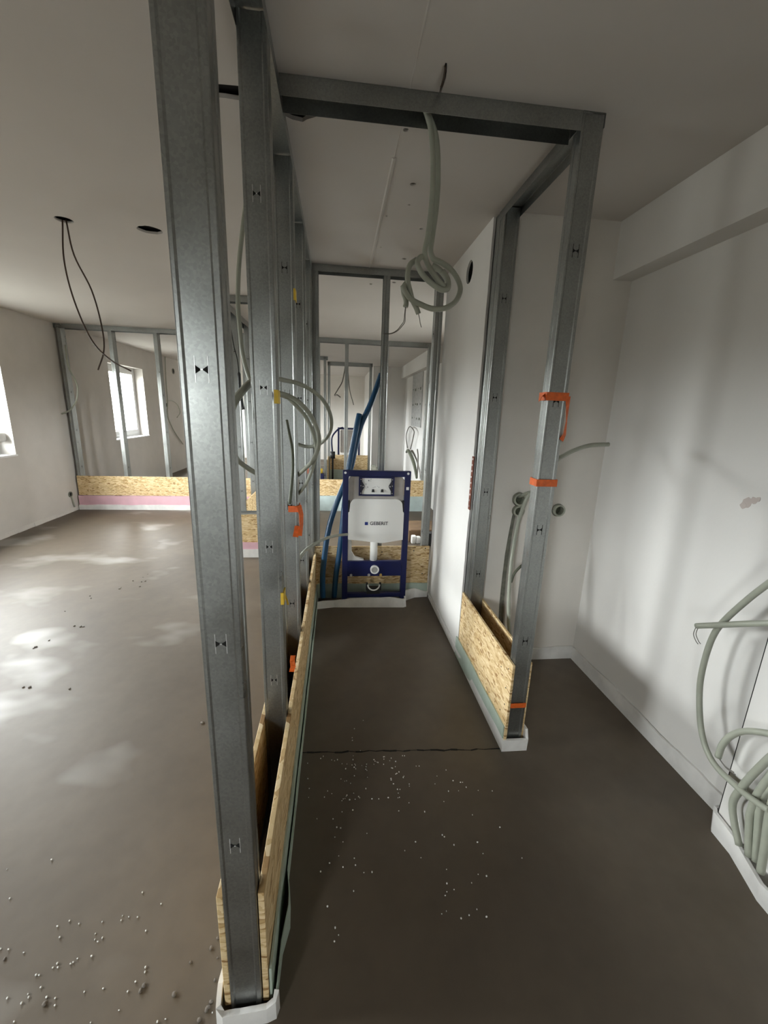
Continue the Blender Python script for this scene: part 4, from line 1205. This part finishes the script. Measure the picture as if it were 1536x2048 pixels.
ribbon(b, [(XA + 0.078, 1.34, 0.86, 0.2), (XA + 0.084, 1.34, 0.84, 0.2), (XA + 0.087, 1.34, 0.825, 0.2)], 0.006)
tag(b.build('yellow_tape', 'yellow_tape'), 'lower yellow tape patch on the second stud', 'tape')
b = MB().bbox(XA + 0.070, XA + 0.0785, 1.899, 1.946, 1.93, 1.975, 0.001)
tag(b.build('yellow_tape', 'yellow_tape'), 'faint yellow tape patch high on the third stud', 'tape')

# ------------------------------------------------------------------ things farther back
b = MB().bbox(0.84, 1.30, 4.55, 5.0, 0.0, 0.14, 0.006)
b.box(0.86, 1.28, 4.545, 4.55, 0.142, 0.150)
tag(b.build('cardboard_box', 'cardboard'), 'flat brown cardboard box on the floor behind the cistern', 'box')
b = MB()
rnd = random.Random(8)
for i in range(5):
    x = 0.86 + i * 0.055
    b.bbox(x, x + 0.05 + 0.02 * rnd.random(), 4.47, 4.53, 0.0, 0.05 + 0.05 * rnd.random(), 0.012, smooth=True)
tag(b.build('foam_scrap', 'foam_white'), 'torn white foam scrap lying before the cardboard box', 'scrap')
b = MB().bbox(1.03, 1.12, 4.38, 4.46, 0.0, 0.16, 0.008)
tag(b.build('black_bracket', 'rubber_black'), 'small black plastic block beside the torn foam scrap', 'block')
b = MB()
b.cyl((-0.10, 8.60, 0.50), Z, 0.05, 0.14, 14)
b.cyl((-0.10, 8.60, 0.0), Z, 0.02, 0.5, 10)
tag(b.build('pipe_end', 'rubber_black'), 'black capped pipe end before the second toilet far behind', 'pipe')
b = MB()
b.bbox(-0.36, -0.24, 7.40, 7.55, 0.0, 0.36, 0.02)
b.cyl((-0.30, 7.46, 0.36), Z, 0.035, 0.08, 14, 1)
b.build('tool_case', ['blue_frame', 'yellow_tape'])
tag(bpy.data.objects['tool_case'], 'dark blue case with a yellow knob on the far floor', 'case')
b = MB().bbox(XR - 0.015, XR - 0.001, 7.45, 8.45, 1.22, 2.19, 0.003)
pn = b.build('access_panel', 'panel_grey')
tag(pn, 'tall grey unplastered panel on the far right wall', 'panel')
rnd = random.Random(9)
for (pz) in (1.90, 1.62, 1.36):
    for i in range(4):
        q = MB()
        y = 7.55 + i * 0.24 + rnd.uniform(-0.04, 0.04)
        q.box(XR - 0.020, XR - 0.014, y, y + rnd.uniform(0.05, 0.13), pz + rnd.uniform(-0.02, 0.02), pz + rnd.uniform(0.022, 0.035))
        q.build('panel_slot', 'conduit_dark', pn)
b = MB()
b.box(0.55, 0.70, 6.14, 6.18, 0.0, 0.60)
b.bbox(0.50, 0.58, 6.10, 6.17, 0.478, 0.70, 0.01)
b.bbox(0.57, 0.66, 6.12, 6.18, 0.55, 0.66, 0.01)
tag(b.build('stud_bracket', 'mortar'), 'small grey bracket block on the distant board edge over the cistern', 'bracket')
# stain on the right wall
st = MB()
rnd = random.Random(12)
for kx, (dy, dz, r) in enumerate(((0, 0, 0.020), (-0.022, 0.012, 0.014), (0.012, -0.014, 0.013), (-0.036, 0.02, 0.009))):
    P = [(r * rnd.uniform(0.75, 1.1) * math.cos(i * 0.524) + dy, r * rnd.uniform(0.75, 1.1) * math.sin(i * 0.524) + dz) for i in range(12)]
    st.prism(P, (XR - 0.0006 - 0.0002 * kx, 1.316, 1.211), Y, Z, X * 0.0012)
st.build('plaster_patch', 'stain', bpy.data.objects['wall_right'])

# ------------------------------------------------------------------ crumbs and beads on the screed
def grains(name, pts, label, cat, m, r0, r1, seed, squash=1.0):
    rnd = random.Random(seed)
    b = MB()
    for (x, y) in pts:
        r = rnd.uniform(r0, r1)
        bm = bmesh.new()
        bmesh.ops.create_icosphere(bm, subdivisions=1, radius=r)
        bm.verts.index_update()
        k = rnd.uniform(0.8, 1.25)
        b.add([Vector((v.co.x * k + x, v.co.y / k + y, max(0, v.co.z * squash + r * squash * 0.95))) for v in bm.verts], [[v.index for v in f.verts] for f in bm.faces], 0, True)
        bm.free()
    o = b.build(name, m, kind='stuff')
    return tag(o, label, cat)


grains('foam_beads', BEADS_WC, 'scattered white foam beads on the dark floor at the cabin entrance', 'beads', 'bead', 0.0016, 0.0030, 1)
grains('foam_beads', BEADS_LEFT, 'scattered white foam beads on the lighter floor of the left room', 'beads', 'bead', 0.0017, 0.0028, 2)
grains('mortar_crumbs', CRUMBS, 'grey mortar crumbs along the foot of the nearest stud', 'crumbs', 'crumb', 0.003, 0.007, 3, 0.6)
grains('mortar_crumbs', CRUMBS2, 'tiny dark crumbs trailing across the bright left floor', 'crumbs', 'crumb', 0.004, 0.010, 4, 0.4)
